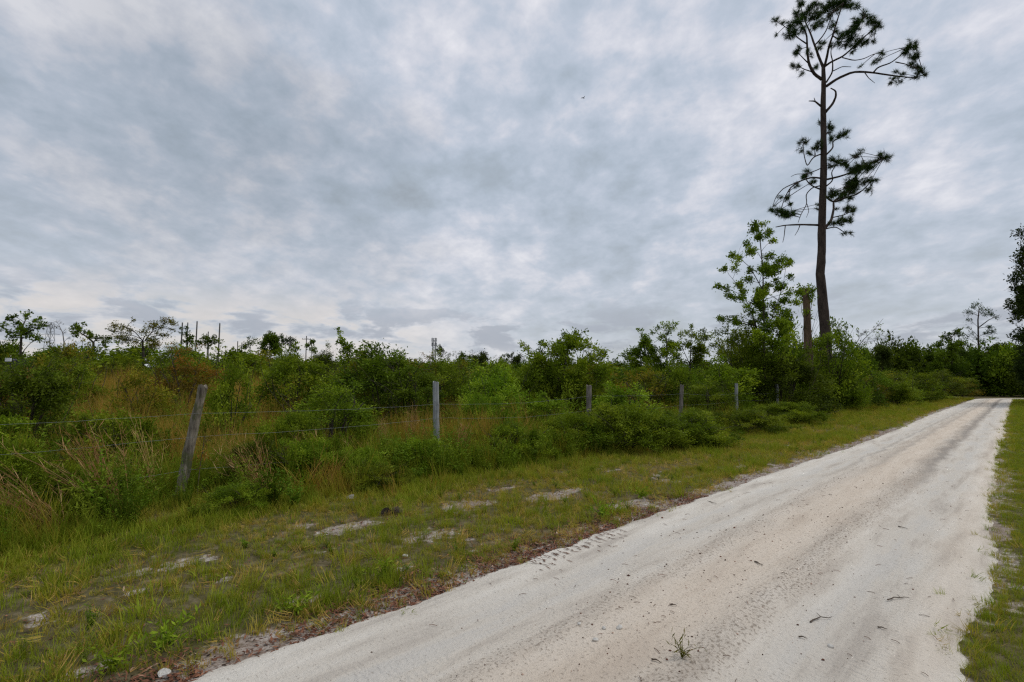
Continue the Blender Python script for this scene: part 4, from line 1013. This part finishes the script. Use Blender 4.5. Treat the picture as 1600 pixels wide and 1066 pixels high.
    PF = [(1250, 7, 9), (1245, 20, 9), (1255, 25, 10), (1265, 15, 10), (1270, 28, 10), (1280, 22, 10), (1290, 12, 10), (1300, 8, 10), (1310, 6, 10), (1320, 5, 11), (1330, 8, 9), (1339, 9, 6), (1275, 8, 9), (1235, 40, 9), (1245, 35, 10), (1232, 55, 9), (1243, 50, 9), (1255, 45, 8),
      (1212, 33, 7), (1224, 36, 5), (1213, 55, 4), (1273, 42, 8), (1283, 36, 8), (1296, 25, 8), (1306, 15, 8), (1285, 68, 6), (1280, 75, 6), (1246, 80, 8), (1243, 84, 5), (1238, 103, 6), (1248, 104, 6), (1253, 114, 5), (1275, 105, 6), (1262, 80, 5), (1268, 85, 5),
      (1350, 25, 9), (1360, 30, 9), (1368, 35, 8), (1373, 42, 7), (1340, 33, 9), (1335, 45, 10), (1325, 50, 9), (1330, 60, 10), (1345, 65, 9), (1355, 65, 7), (1365, 65, 5), (1363, 50, 6), (1315, 55, 8), (1310, 68, 7), (1320, 72, 7), (1302, 38, 7), (1300, 72, 6), (1332, 82, 5), (1338, 70, 8), (1305, 50, 6),
      (1378, 83, 6), (1372, 95, 5), (1365, 98, 5), (1345, 104, 3), (1420, 72, 9), (1430, 73, 8), (1415, 82, 8), (1428, 90, 8), (1435, 88, 6), (1424, 100, 7), (1434, 105, 7), (1438, 112, 8), (1446, 116, 5), (1430, 122, 5), (1402, 112, 5), (1412, 116, 5), (1395, 125, 6), (1405, 127, 5), (1390, 130, 4),
      (1296, 197, 7), (1299, 201, 6), (1319, 209, 9), (1310, 214, 5), (1299, 217, 7), (1297, 208, 5), (1280, 193, 4), (1278, 227, 8), (1272, 232, 6), (1265, 240, 6), (1256, 222, 8), (1251, 235, 5), (1261, 272, 8), (1256, 276, 6), (1272, 283, 6), (1268, 285, 5), (1246, 290, 6), (1300, 251, 7), (1310, 253, 9), (1319, 255, 8), (1297, 259, 6), (1323, 260, 6),
      (1336, 245, 7), (1344, 238, 5), (1340, 262, 11), (1349, 260, 10), (1357, 262, 9), (1366, 253, 7), (1376, 242, 7), (1384, 247, 8), (1334, 266, 9), (1329, 285, 11), (1334, 292, 11), (1329, 296, 11), (1338, 283, 9), (1351, 283, 7), (1361, 283, 8), (1359, 296, 6), (1306, 302, 8), (1319, 302, 9), (1299, 307, 7), (1314, 309, 9), (1299, 300, 6), (1329, 309, 7),
      (1325, 326, 9), (1333, 330, 8), (1310, 347, 8), (1319, 345, 8), (1329, 343, 7), (1302, 350, 6), (1308, 326, 4), (1319, 365, 5), (1329, 364, 4), (1216, 330, 8), (1224, 335, 10), (1231, 335, 9), (1239, 332, 6), (1207, 328, 7), (1229, 309, 7), (1235, 319, 6), (1220, 308, 5), (1276, 326, 4), (1278, 319, 4)]
    for (u, v, r) in PF:
        c0 = P(u, v, Y) - B
        i = int(np.argmin((allp[:, 0]-c0[0])**2 + (allp[:, 2]-c0[2])**2)); A = allp[i]; bi = owner[i]
        C = P(u, v, Y + A[1] + R.normal()*r*k*.7) - B; rm = r*k
        wb, nb = branches[bi][0], branches[bi][1]
        wb.tube(bez(A, (A+C)/2 + np.array((0, 0, .05)), C, 4), [.022, .018, .014, .010], 4, False)
        nt_ = max(4, int((r/1.95)**2))
        for j in range(nt_):
            T = C + uvec(R.normal(size=3))*rm*R.uniform(.1, 1.0)
            if j: wb.tube([C, (C+T)/2 - np.array((0, 0, .02)), T], [.012, .01, .007], 3, False)
            ax = uvec(T - A + np.array((0, 0, .35*rm)) + R.normal(size=3)*rm*.3)
            n = 32; dv = uvec(ax*R.uniform(-.15, 1.0, (n, 1)) + R.normal(size=(n, 3))*.8)
            ln = R.uniform(.15, .30, (n, 1))*min(1.15, .75 + r/25); st_ = T + ax*R.uniform(-.10, .06, (n, 1))
            sd = uvec(np.cross(dv, R.normal(size=(n, 3))))*R.uniform(.0055, .009, (n, 1))
            nb.tris(np.stack((st_ - sd, st_ + sd, st_ + dv*ln), 1), np.clip(R.beta(2, 2)*.6 + .4*R.uniform(size=n), 0, 1))
    for b, nd, dead in branches:
        o = b.build('branch', M['pine_bark'], root, smooth_=True)
        if dead: o['label'] = 'dead leafless limb'
        if nd.n: nd.build('needles', M['pine_needle'], o)
pine()

def snag():
    Y = 26.0; R = np.random.default_rng(17); k = Y/800
    b = P(1268, 640, Y); B = np.array((b[0], Y, ground_z(b[0], Y) - .1))
    root = thing('broken_trunk', 'broken branchless tree trunk standing beside the tall pine', 'tree trunk', tuple(B))
    pts = np.array([(0, 0, 0)] + [P(u, v, Y) - B for u, v in ((1267, 620), (1265, 580), (1262, 530), (1261, 490), (1259.5, 465), (1259, 452))])
    q = np.linspace(0, len(pts)-1, 26); f = np.stack([np.interp(q, range(len(pts)), pts[:, i]) for i in range(3)], 1)
    mb = MB(); mb.tube(f, np.linspace(12.5, 9.5, 26)*k/2, 12, True, .5, .05, R)
    top = f[-1]
    for i in range(7):                                          # splintered top
        a = R.uniform(0, 6.28); p0 = top + np.array((math.cos(a)*.11, math.sin(a)*.11, -.08)); mb.tube([p0, p0 + np.array((0, 0, R.uniform(.1, .24)))], [.045, .008], 5, True)
    mb.build('trunk', M['snag_wood'], root, smooth_=False)
    cl = []
    for i in range(34):
        z = R.uniform(.3, 1.0)**1.2*f[-1][2] if R.uniform() < .6 else f[-1][2]*R.uniform(.93, 1.03); j = int(np.clip(z/f[-1][2]*25, 0, 25)); a = R.uniform(0, 6.28)
        cl.append((f[j][0] + math.cos(a)*.24, f[j][1] + math.sin(a)*.24, z, R.uniform(.10, .24)*(1.25 if z > f[-1][2]*.9 else 1)))
    st_ = [(np.array([f[i] + np.array((math.cos(i*.5 + o)*.24, math.sin(i*.5 + o)*.24, 0)) for i in range(26)]), .02, .008) for o in (0, 2.5)]
    wd, lf = plant(18, st_, cl, .10, .07, .75, 5, .01, False)
    v = wd.build('vine', M['bark'], root); lf.build('vine_leaves', M['bright_leaf'], v)
snag()

# ------------------------------------------------------------------ fence
FT = 7.32
POST_U = (287, 687, 914, 1059, 1148)
def s_of(u, t=FT):
    k = (u-800)/800; return t*(k*ND[1] - ND[0])/(RD[0] - k*RD[1])
def fence():
    R = np.random.default_rng(33)
    ss = [s_of(u) for u in POST_U]
    d = (ss[-1] - ss[1])/3
    ss = [ss[0] - d*1.0] + ss + [ss[-1] + d*i for i in range(1, 9)]
    x0, y0 = xy(ss[1], FT)
    root = thing('barbed_wire_fence', 'sagging barbed wire fence on weathered wooden posts beside the verge', 'fence', (x0, y0, ground_z(x0, y0)))
    B = np.array(root.location)
    tops = []
    lean = {1: (9.0, 5), 2: (-1.5, 1), 3: (3.0, 1), 4: (4.5, -1), 5: (2.5, 1)}
    rad = {1: .056, 2: .056, 3: .064, 4: .06, 5: .062}
    mats = {1: 'post_brown', 2: 'post_grey', 3: 'post_dark', 4: 'post_dark', 5: 'post_grey'}
    labs = {1: 'weathered mossy post leaning to the right', 2: 'straight grey post', 3: 'dark brown post'}
    for i, s in enumerate(ss):
        x, y = xy(s, FT + R.normal()*.04); h = 1.42 + R.normal()*.03
        if i == 1: h = 1.40
        lx, ly = lean.get(i, (R.normal()*3, R.normal()*2))
        r = rad.get(i, .06); mb = MB(); n = 9
        z = np.linspace(-.25, h, n); dx = math.tan(math.radians(lx)); dy = math.tan(math.radians(ly))
        pts = np.stack((z*dx + R.normal(size=n)*.004, z*dy*.3 + R.normal(size=n)*.004, z), 1)
        mb.tube(pts, r*np.linspace(1.05, .92, n), 11, False, .5, .10 if i == 1 else .05, R)
        v = mb.v[0]; f = mb.f; top = list(range((n-1)*11, n*11)); v[top, 2] += R.normal(size=11)*.012 + (.015 if i == 1 else 0)*np.cos(np.arange(11))
        c = len(v); mb.v.append(np.array([[pts[-1][0], pts[-1][1], h - .012]])); mb.n += 1
        for j in range(11): f.append((top[j], top[(j+1) % 11], c)); mb.t.append(.5)
        o = mb.build('fence_post', M[mats.get(i, 'post_dark' if R.uniform() < .5 else 'post_grey')], root, smooth_=False)
        o.location = (x - B[0], y - B[1], ground_z(x, y) - B[2])
        if i in labs: o['label'] = labs[i]
        tops.append((x, y, ground_z(x, y), dx, dy*.3, r))
    for hgt in (1.10, .82, .36):
        mb = MB(); pts = []
        for i in range(len(tops)):
            x, y, z, dx, dy, r = tops[i]; hh = hgt + R.normal()*.03
            pts.append(np.array((x + dx*hh - ND[0]*(r+.006), y + dy*hh - ND[1]*(r+.006), z + hh)))
        allp = []
        for a, b in zip(pts[:-1], pts[1:]):
            sag = R.uniform(.02, .09); m = 16
            for j in range(m):
                q = j/m; p = a*(1-q) + b*q; p = p + np.array((0, 0, -4*sag*q*(1-q) + R.normal()*.004)); allp.append(p)
        allp.append(pts[-1]); allp = np.array(allp) - B
        mb.tube(allp, .0013, 4, True)
        for j in range(3, min(len(allp)-1, 16*6)):
            for q in (.5,):
                c = allp[j]*(1-q) + allp[j+1]*q; a = R.normal(size=3)*.5 + np.array((0, 0, 1)); a = a/np.linalg.norm(a)*.013
                mb.tube([c - a, c + a], .0012, 3, True)
        mb.build('barbed_wire', M['wire'], root)
    # staples hold the wires on the near posts
    return ss
POSTS = fence()

# ------------------------------------------------------------------ dry stalk clumps
def stalk_clump(seed, n, h, lean_dir, lean, mat='straw', plume=True):
    R = np.random.default_rng(seed); mb = MB()
    for i in range(n):
        a = R.uniform(0, 6.28); b = np.array((math.cos(a), math.sin(a), 0))*R.uniform(0, .09)
        hh = h*R.uniform(.55, 1); l = lean*R.uniform(.6, 1.25); dr = lean_dir + R.normal()*.28
        d = np.array((math.cos(dr)*math.sin(l), math.sin(dr)*math.sin(l), math.cos(l)))
        pts = [b + d*hh*q + np.array((math.cos(dr)*.10*q*q*hh, math.sin(dr)*.10*q*q*hh, -.16*l*q*q*hh)) for q in (0, .35, .7, 1)]
        t = R.uniform(.1, .9)
        mb.tube(pts, [.0038, .003, .0024, .0012], 3, False, t)
        m = 9; q = R.uniform(.2, 1, m); Pt = np.array(pts[0])*(1-q)[:, None] + np.array(pts[3])*q[:, None]; Pt[:, 2] = np.interp(q, (0, .35, .7, 1), [p[2] for p in pts])
        D = np.tile(d, (m, 1))*1.6 + R.normal(size=(m, 3))*.35
        mb.quads(leaf_quads(R, Pt, D, .17, .006, .3), np.clip(t + R.normal(size=m)*.15, 0, 1))
    return mb
def stalks():
    g = 'dry stalk clumps along the fence'
    L = [ # u, v of base, distance, count, height, lean direction, lean, label
     (118, 800, 5.3, 34, .85, math.pi, 1.05, 'flattened tan grass clump lying left under the wires at far left'),
     (205, 770, 5.7, 22, 1.05, 2.9, .80, 'long dry stalks leaning left of the leaning post'),
     (255, 735, 6.7, 18, .95, 2.7, .6, 'thin dry stalks just left of the leaning post'),
     (430, 755, 7.0, 30, .85, 2.8, .85, 'dry tan stalks leaning left beyond the leaning post'),
     (510, 730, 7.9, 26, .75, 2.5, .65, 'dry brown fan of stalks in front of the broad green bush'),
     (585, 715, 8.4, 12, .7, 2.9, .9, 'few pale stalks bent over left of the upright dry clump'),
     (600, 690, 9.6, 18, .72, 1.7, .22, 'left upright dry clump left of the grey post'),
     (640, 690, 9.8, 22, .80, 1.4, .12, 'tallest upright dry clump left of the grey post'),
     (678, 695, 9.9, 30, .62, 2.3, .5, 'rusty dry grass clump against the grey post'),
     (720, 715, 9.4, 26, .6, 1.3, .2, 'tawny dry clump just right of the grey post'),
     (905, 705, 11.0, 22, .5, 2.2, .5, 'small reddish dry clump at the foot of the third post'),
     (20, 760, 5.5, 16, .8, 3.0, .95, 'sparse dry stalks at the left edge below the lower wire'),
    ]
    for i, (u, v, Y, n, h, ld, ln, lb) in enumerate(L):
        Y = Y - .35; x = (u-800)/800*Y; mb = stalk_clump(500+i, int(n*1.4), h*1.3, ld, ln)
        r = thing('dry_grass_clump', lb, 'dry grass', (x, Y, ground_z(x, Y)), 0, g); mb.build('stalks', M['straw'], r)
    Y = 6.35; x = (318-800)/800*Y; R = np.random.default_rng(61)
    wd, lf = plant(61, [(np.array([(0, 0, 0), (.02, 0, .4), (.06, 0, .78)]), .006, .003)], [(.03, 0, .42, .10), (.05, 0, .6, .11), (.09, .02, .75, .10), (.02, .02, .5, .1)], .07, .012, .8, 6, .004)
    r = thing('dead_fern', 'rust brown dead frond hanging right of the leaning post', 'fern', (x, Y, ground_z(x, Y))); wd.build('stem', M['twig'], r); lf.build('foliage', M['rust_leaf'], r)
stalks()

# ------------------------------------------------------------------ far structures
def poles():
    g = 'tall poles on the left skyline'
    for u, v, Y, r, lb in ((285, 505, 118, .15, 'leftmost of the tall bare poles on the left skyline'), (293.5, 505, 122, .13, 'second tall bare pole close beside the leftmost one'), (308, 503, 118, .15, 'tall bare pole standing alone in the middle of the group'),
                           (325.5, 519, 150, .15, 'shortest pole of the left skyline group'), (343.5, 506, 116, .15, 'rightmost tall bare pole of the left skyline group'),
                           (371.5, 534, 170, .15, 'small distant pole right of the tall group'), (378, 536, 180, .15, 'smallest distant pole right of the tall group')):
        p = P(u, v, Y); z = ground_z(p[0], Y); root = thing('utility_pole', lb, 'pole', (p[0], Y, z), 0, g); h = p[2] - z
        mb = MB(); mb.tube([(0, 0, 0), (0, 0, h*.5), (0, 0, h)], [r*1.25, r*1.1, r*.9], 8); mb.build('mast', M['pole_wood'], root)
        mb = MB(); mb.tube([(0, 0, h), (0, 0, h + .12), (0, 0, h+.2)], [r*1.0, r*.9, r*.4], 8); mb.build('pole_cap', M['steel'], root)
    p = P(479, 525, 140); z = ground_z(p[0], 140); root = thing('utility_pole', 'thin power pole with a crossarm left of the leafy shoot', 'pole', (p[0], 140, z)); h = p[2] - z
    mb = MB(); mb.tube([(0, 0, 0), (0, 0, h)], [.17, .12], 8); mb.build('mast', M['pole_wood'], root)
    mb = MB(); mb.box((0, 0, h-.9), (2.4, .12, .14)); mb.build('crossarm', M['pole_wood'], root)
    for x in (-1.1, -.4, .4, 1.1): b = MB(); b.tube([(x, 0, h-.83), (x, 0, h-.58)], [.07, .05], 6); b.build('insulator', M['steel'], root)
def lattice(name, label, cat, u, v, Y, wb, wt, levels, arms=(), r=.10, antennas=()):
    p = P(u, v, Y); z = ground_z(p[0], Y); root = thing(name, label, cat, (p[0], Y, z)); h = p[2] - z
    def corner(q, i): w = (wb + (wt-wb)*q)/2; return np.array((w*(1 if i in (0, 3) else -1), w*(1 if i < 2 else -1), h*q))
    for i in range(4): mb = MB(); mb.tube([corner(0, i), corner(1, i)], [r*1.2, r*.8], 4); mb.build('corner_leg', M['steel'], root)
    mb = MB()
    for k in range(levels):
        a, b = k/levels, (k+1)/levels
        for i in range(4):
            j = (i+1) % 4
            mb.tube([corner(a, i), corner(b, j)], r*.55, 3); mb.tube([corner(b, i), corner(b, j)], r*.55, 3); mb.tube([corner(a, j), corner(b, i)], r*.55, 3)
    mb.build('bracing', M['steel'], root)
    for q, w in arms:
        mb = MB(); zz = h*q
        for sgn in (-1, 1):
            for dy in (-.3, .3): mb.tube([(0, dy, zz), (sgn*w, 0, zz)], r*.6, 3)
            mb.tube([(0, 0, zz + 1.2), (sgn*w, 0, zz)], r*.5, 3)
        mb.build('crossarm', M['steel'], root)
    for a, q in antennas:
        b = MB(); b.box((math.cos(a)*wt*.9, math.sin(a)*wt*.9, h*q), (.35, .2, 2.2), rot=a); b.build('antenna', M['steel'], root)
poles()
lattice('pylon', 'faint lattice power pylon beside the bare tree at left', 'pylon', 80, 504, 260, 5.2, 1.6, 7, ((.80, 5.0), (.93, 4.0)), .13)
lattice('radio_mast', 'thin lattice radio mast with antennas on the centre skyline', 'mast', 678.5, 529, 290, 1.9, 1.5, 10, (), .13, [(i*1.05, .97) for i in range(6)] + [(i*1.05+.4, .87) for i in range(6)])

def machine():
    Y = 25.0; p = P(27, 574, Y); z = ground_z(p[0], Y)
    root = thing('utility_cart', 'small white and black machine half hidden in the scrub at far left', 'machine', (p[0], Y, z))
    h = P(27, 560, Y)[2] - z; k = Y/800
    mb = MB(); mb.box((0, .1, h*.62), (24*k, .7, h*.45)); mb.box((.22, -.1, h*.86), (9*k, .5, h*.2)); mb.build('chassis', M['black_plastic'], root)
    mb = MB(); mb.box((-6.5*k, -.27, h*.95), (8.5*k, .06, 5.2*k)); mb.build('front_panel', M['white_paint'], root)
    mb = MB(); mb.box((6.5*k, -.37, h*.95), (5*k, .03, 2.4*k)); mb.build('side_panel', M['grey_paint'], root)
    for x in (-9*k, 9*k):
        for y in (-.22, .42):
            b = MB(); b.tube([(x, y-.07, .22), (x, y+.07, .22)], [.22, .22], 14); w = b.build('wheel', M['black_plastic'], root)
            b = MB(); b.tube([(x, y-.085, .22), (x, y+.085, .22)], [.10, .10], 10); b.build('wheel_rim', M['grey_paint'], w)
    mb = MB(); mb.tube([(0, -.2, h*.85), (0, -.2, h*1.02)], .015, 5); mb.build('post', M['black_plastic'], root)
machine()

def bird():
    c = P(911.5, 153.5, 70); root = thing('bird', 'tiny dark bird gliding high in the sky left of the pine', 'bird', tuple(c), .6)
    mb = MB(); mb.tube([(-.26, 0, 0), (-.15, 0, .02), (0, 0, .02), (.14, 0, .03), (.22, 0, .02)], [.012, .045, .06, .04, .01], 8)
    mb.add([(-.24, -.015, .0), (-.24, .015, .0), (-.38, .05, 0), (-.38, -.05, 0)], [(0, 1, 2, 3)])
    for sg in (-1, 1): mb.add([(.08, sg*.03, .03), (-.07, sg*.03, .03), (-.06, sg*.22, .10), (-.14, sg*.46, .07), (.04, sg*.24, .11)], [(0, 1, 2, 4), (2, 3, 4)])
    mb.build('body', M['feather'], root)
bird()

# ------------------------------------------------------------------ small things on the ground
def stone(name, label, u, v, r, mat, seed, group=None):
    R = np.random.default_rng(seed); x, y = G(u, v); s, t = st(x, y); mb = MB(); n, m = 8, 10; vs = []
    off = R.normal(size=3)*9
    for i in range(n+1):
        a = math.pi*i/n
        for j in range(m):
            b = 2*math.pi*j/m; d = Vector((math.sin(a)*math.cos(b), math.sin(a)*math.sin(b), math.cos(a)))
            q = r*(1 + .35*mnoise.noise(d*1.3 + Vector(off)))
            vs.append((d.x*q*1.2, d.y*q*.9, d.z*q*.65))
    f = [(i*m+j, (i+1)*m+j, (i+1)*m+(j+1) % m, i*m+(j+1) % m) for i in range(n) for j in range(m)]
    mb.add(vs, f); o = mb.build(name, M[mat], None, (x, y, surf_z(s, t) + r*.35)); o.rotation_euler = (0, 0, R.uniform(0, 6))
    return tag(o, label, 'stone', group)
def small():
    stone('stone', 'white stone in the leaf litter at the bottom left road edge', 257, 1055, .030, 'pale_stone', 1)
    stone('stone', 'flat grey stone in the grass below the broad green bush', 549, 780, .05, 'grey_stone', 2)
    stone('stone', 'pale shell stone at the road edge in leaf litter', 633, 870, .022, 'pale_stone', 3)
    for i, (u, v) in enumerate(((905, 984), (931, 1010), (968, 990), (944, 991), (1298, 1013))):
        stone('pebble', ['white pebble on the sand left of the road weed', 'white pebble nearest the bottom edge left of the road weed', 'small pale pebble above the road weed', 'smallest white pebble near the road middle', 'flat pale pebble right of the road weed'][i], u, v, .012 + .003*(i % 3), 'pale_stone', 10+i, 'pale pebbles on the sand road')
    # two pine cones
    for i, (u, v, lb) in enumerate(((604, 804, 'left one of two dark pine cones lying in the verge grass'), (621, 803, 'right one of two dark pine cones lying in the verge grass'))):
        x, y = G(u, v); R = np.random.default_rng(80+i); mb = MB(); a0 = R.uniform(0, 6)
        root = thing('pine_cone', lb, 'pine cone', (x, y, ground_z(x, y) + .03), a0, 'pine cones on the verge')
        mb.tube([(-.05, 0, 0), (-.03, 0, 0), (.03, 0, 0), (.06, 0, 0)], [.008, .016, .014, .004], 8); mb.build('core', M['cone_scale'], root)
        sc = MB()
        for k in range(46):
            q = k/46; a = k*2.4; rr = .026*math.sin(math.pi*(.15 + .8*q)) + .006; xx = -.06 + .12*q
            d = np.array((.35, math.cos(a), math.sin(a))); d /= np.linalg.norm(d); sd = np.array((0, -math.sin(a), math.cos(a)))*.009; c = np.array((xx, 0, 0))
            sc.quads(np.array([[c + d*rr*.4 - sd*.5, c + d*rr*.4 + sd*.5, c + d*(rr+.022) + sd, c + d*(rr+.022) - sd]]), [.5])
        o = sc.build('scales', M['cone_scale'], root); o['kind'] = 'stuff'
    # twigs on the sand
    tw = [(1180, 885, 1192, 892, 'dark short stick lying across the pink middle of the road'), (1106, 786, 1119, 791, 'thin twig near the left road edge further up'), (1262, 975, 1300, 969, 'pale bent twig on the right wheel track'),
          (1385, 940, 1422, 938, 'thin forked twig on the right side of the road'), (1404, 825, 1418, 829, 'short dark twig on the right track further up'), (1020, 1040, 1033, 1046, 'dark bark sliver at the bottom beside the road weed'),
          (1248, 1001, 1262, 1004, 'small dark twig below the pale bent twig'), (1372, 985, 1386, 989, 'small twig near the right road edge'), (1048, 953, 1058, 955, 'small brown twig left of the pink strip')]
    for i, (u0, v0, u1, v1, lb) in enumerate(tw):
        R = np.random.default_rng(120+i); a, b = np.array(G(u0, v0)), np.array(G(u1, v1)); c = (a+b)/2; z = surf_z(*st(*c)) + .006
        d = b - a; nrm = np.array((-d[1], d[0])); pts = [(*(a*(1-q) + b*q + nrm*R.normal()*.06 - c), .004*math.sin(3*q)) for q in np.linspace(0, 1, 6)]
        mb = MB(); mb.tube(pts, np.linspace(.0048, .0016, 6)*(1.3 if i == 0 else 1), 5)
        if i in (2, 3): mb.tube([pts[3], (pts[3][0] + nrm[0]*.25 + d[0]*.1, pts[3][1] + nrm[1]*.25 + d[1]*.1, .006)], [.003, .0015], 4)
        o = mb.build('twig', M['twig'], None, (c[0], c[1], z)); tag(o, lb, 'twig', 'twigs lying on the sand road')
    # small weeds with room of their own
    W = [(1066, 1040, .10, 9, 'wispy weed growing in the sand at the bottom of the road', 'thin'), (262, 1010, .15, 12, 'leafy weed at the bottom left beside the leaf litter', 'leaf'), (470, 958, .13, 12, 'round green weed on the litter strip at lower left', 'leaf'),
         (602, 905, .16, 14, 'bright green weed tuft at the road edge above the litter', 'leaf'), (940, 808, .20, 16, 'dark green weed clump at the road edge below the bare sand', 'leaf'), (175, 1050, .12, 10, 'small weed at the very bottom left corner', 'leaf'),
         (1240, 708, .2, 12, 'weed clump on the grassy road edge further up', 'leaf'), (1000, 778, .16, 12, 'small weed beside the bare sand near the road edge', 'leaf')]
    for i, (u, v, h, n, lb, k) in enumerate(W):
        x, y = G(u, v); s, t = st(x, y); root = thing('weed', lb, 'weed', (x, y, surf_z(s, t)), 0, 'single weeds along the road')
        R = np.random.default_rng(150+i); mb = MB()
        for j in range(n):
            a = R.uniform(0, 6.28); tip = np.array((math.cos(a)*h*R.uniform(.3, 1.1), math.sin(a)*h*R.uniform(.3, 1.1), h*R.uniform(.25, 1)))
            pts = bez(np.zeros(3), np.array((tip[0]*.3, tip[1]*.3, tip[2]*.9)), tip, 5); mb.tube(pts, [.0022, .002, .0018, .0014, .001], 3, False, .3)
            m = 5 if k == 'thin' else 12; q = R.integers(1, 5, m)
            mb.quads(leaf_quads(R, pts[q] + R.normal(size=(m, 3))*.006, uvec(R.normal(size=(m, 3)) + np.array((0, 0, .4))), .05 if k == 'thin' else .045, .006 if k == 'thin' else .013, .5), np.clip(R.normal(.6, .2, m), 0, 1))
        mb.build('leaves', M['bright_leaf'] if k == 'leaf' else M['olive_leaf'], root)
small()
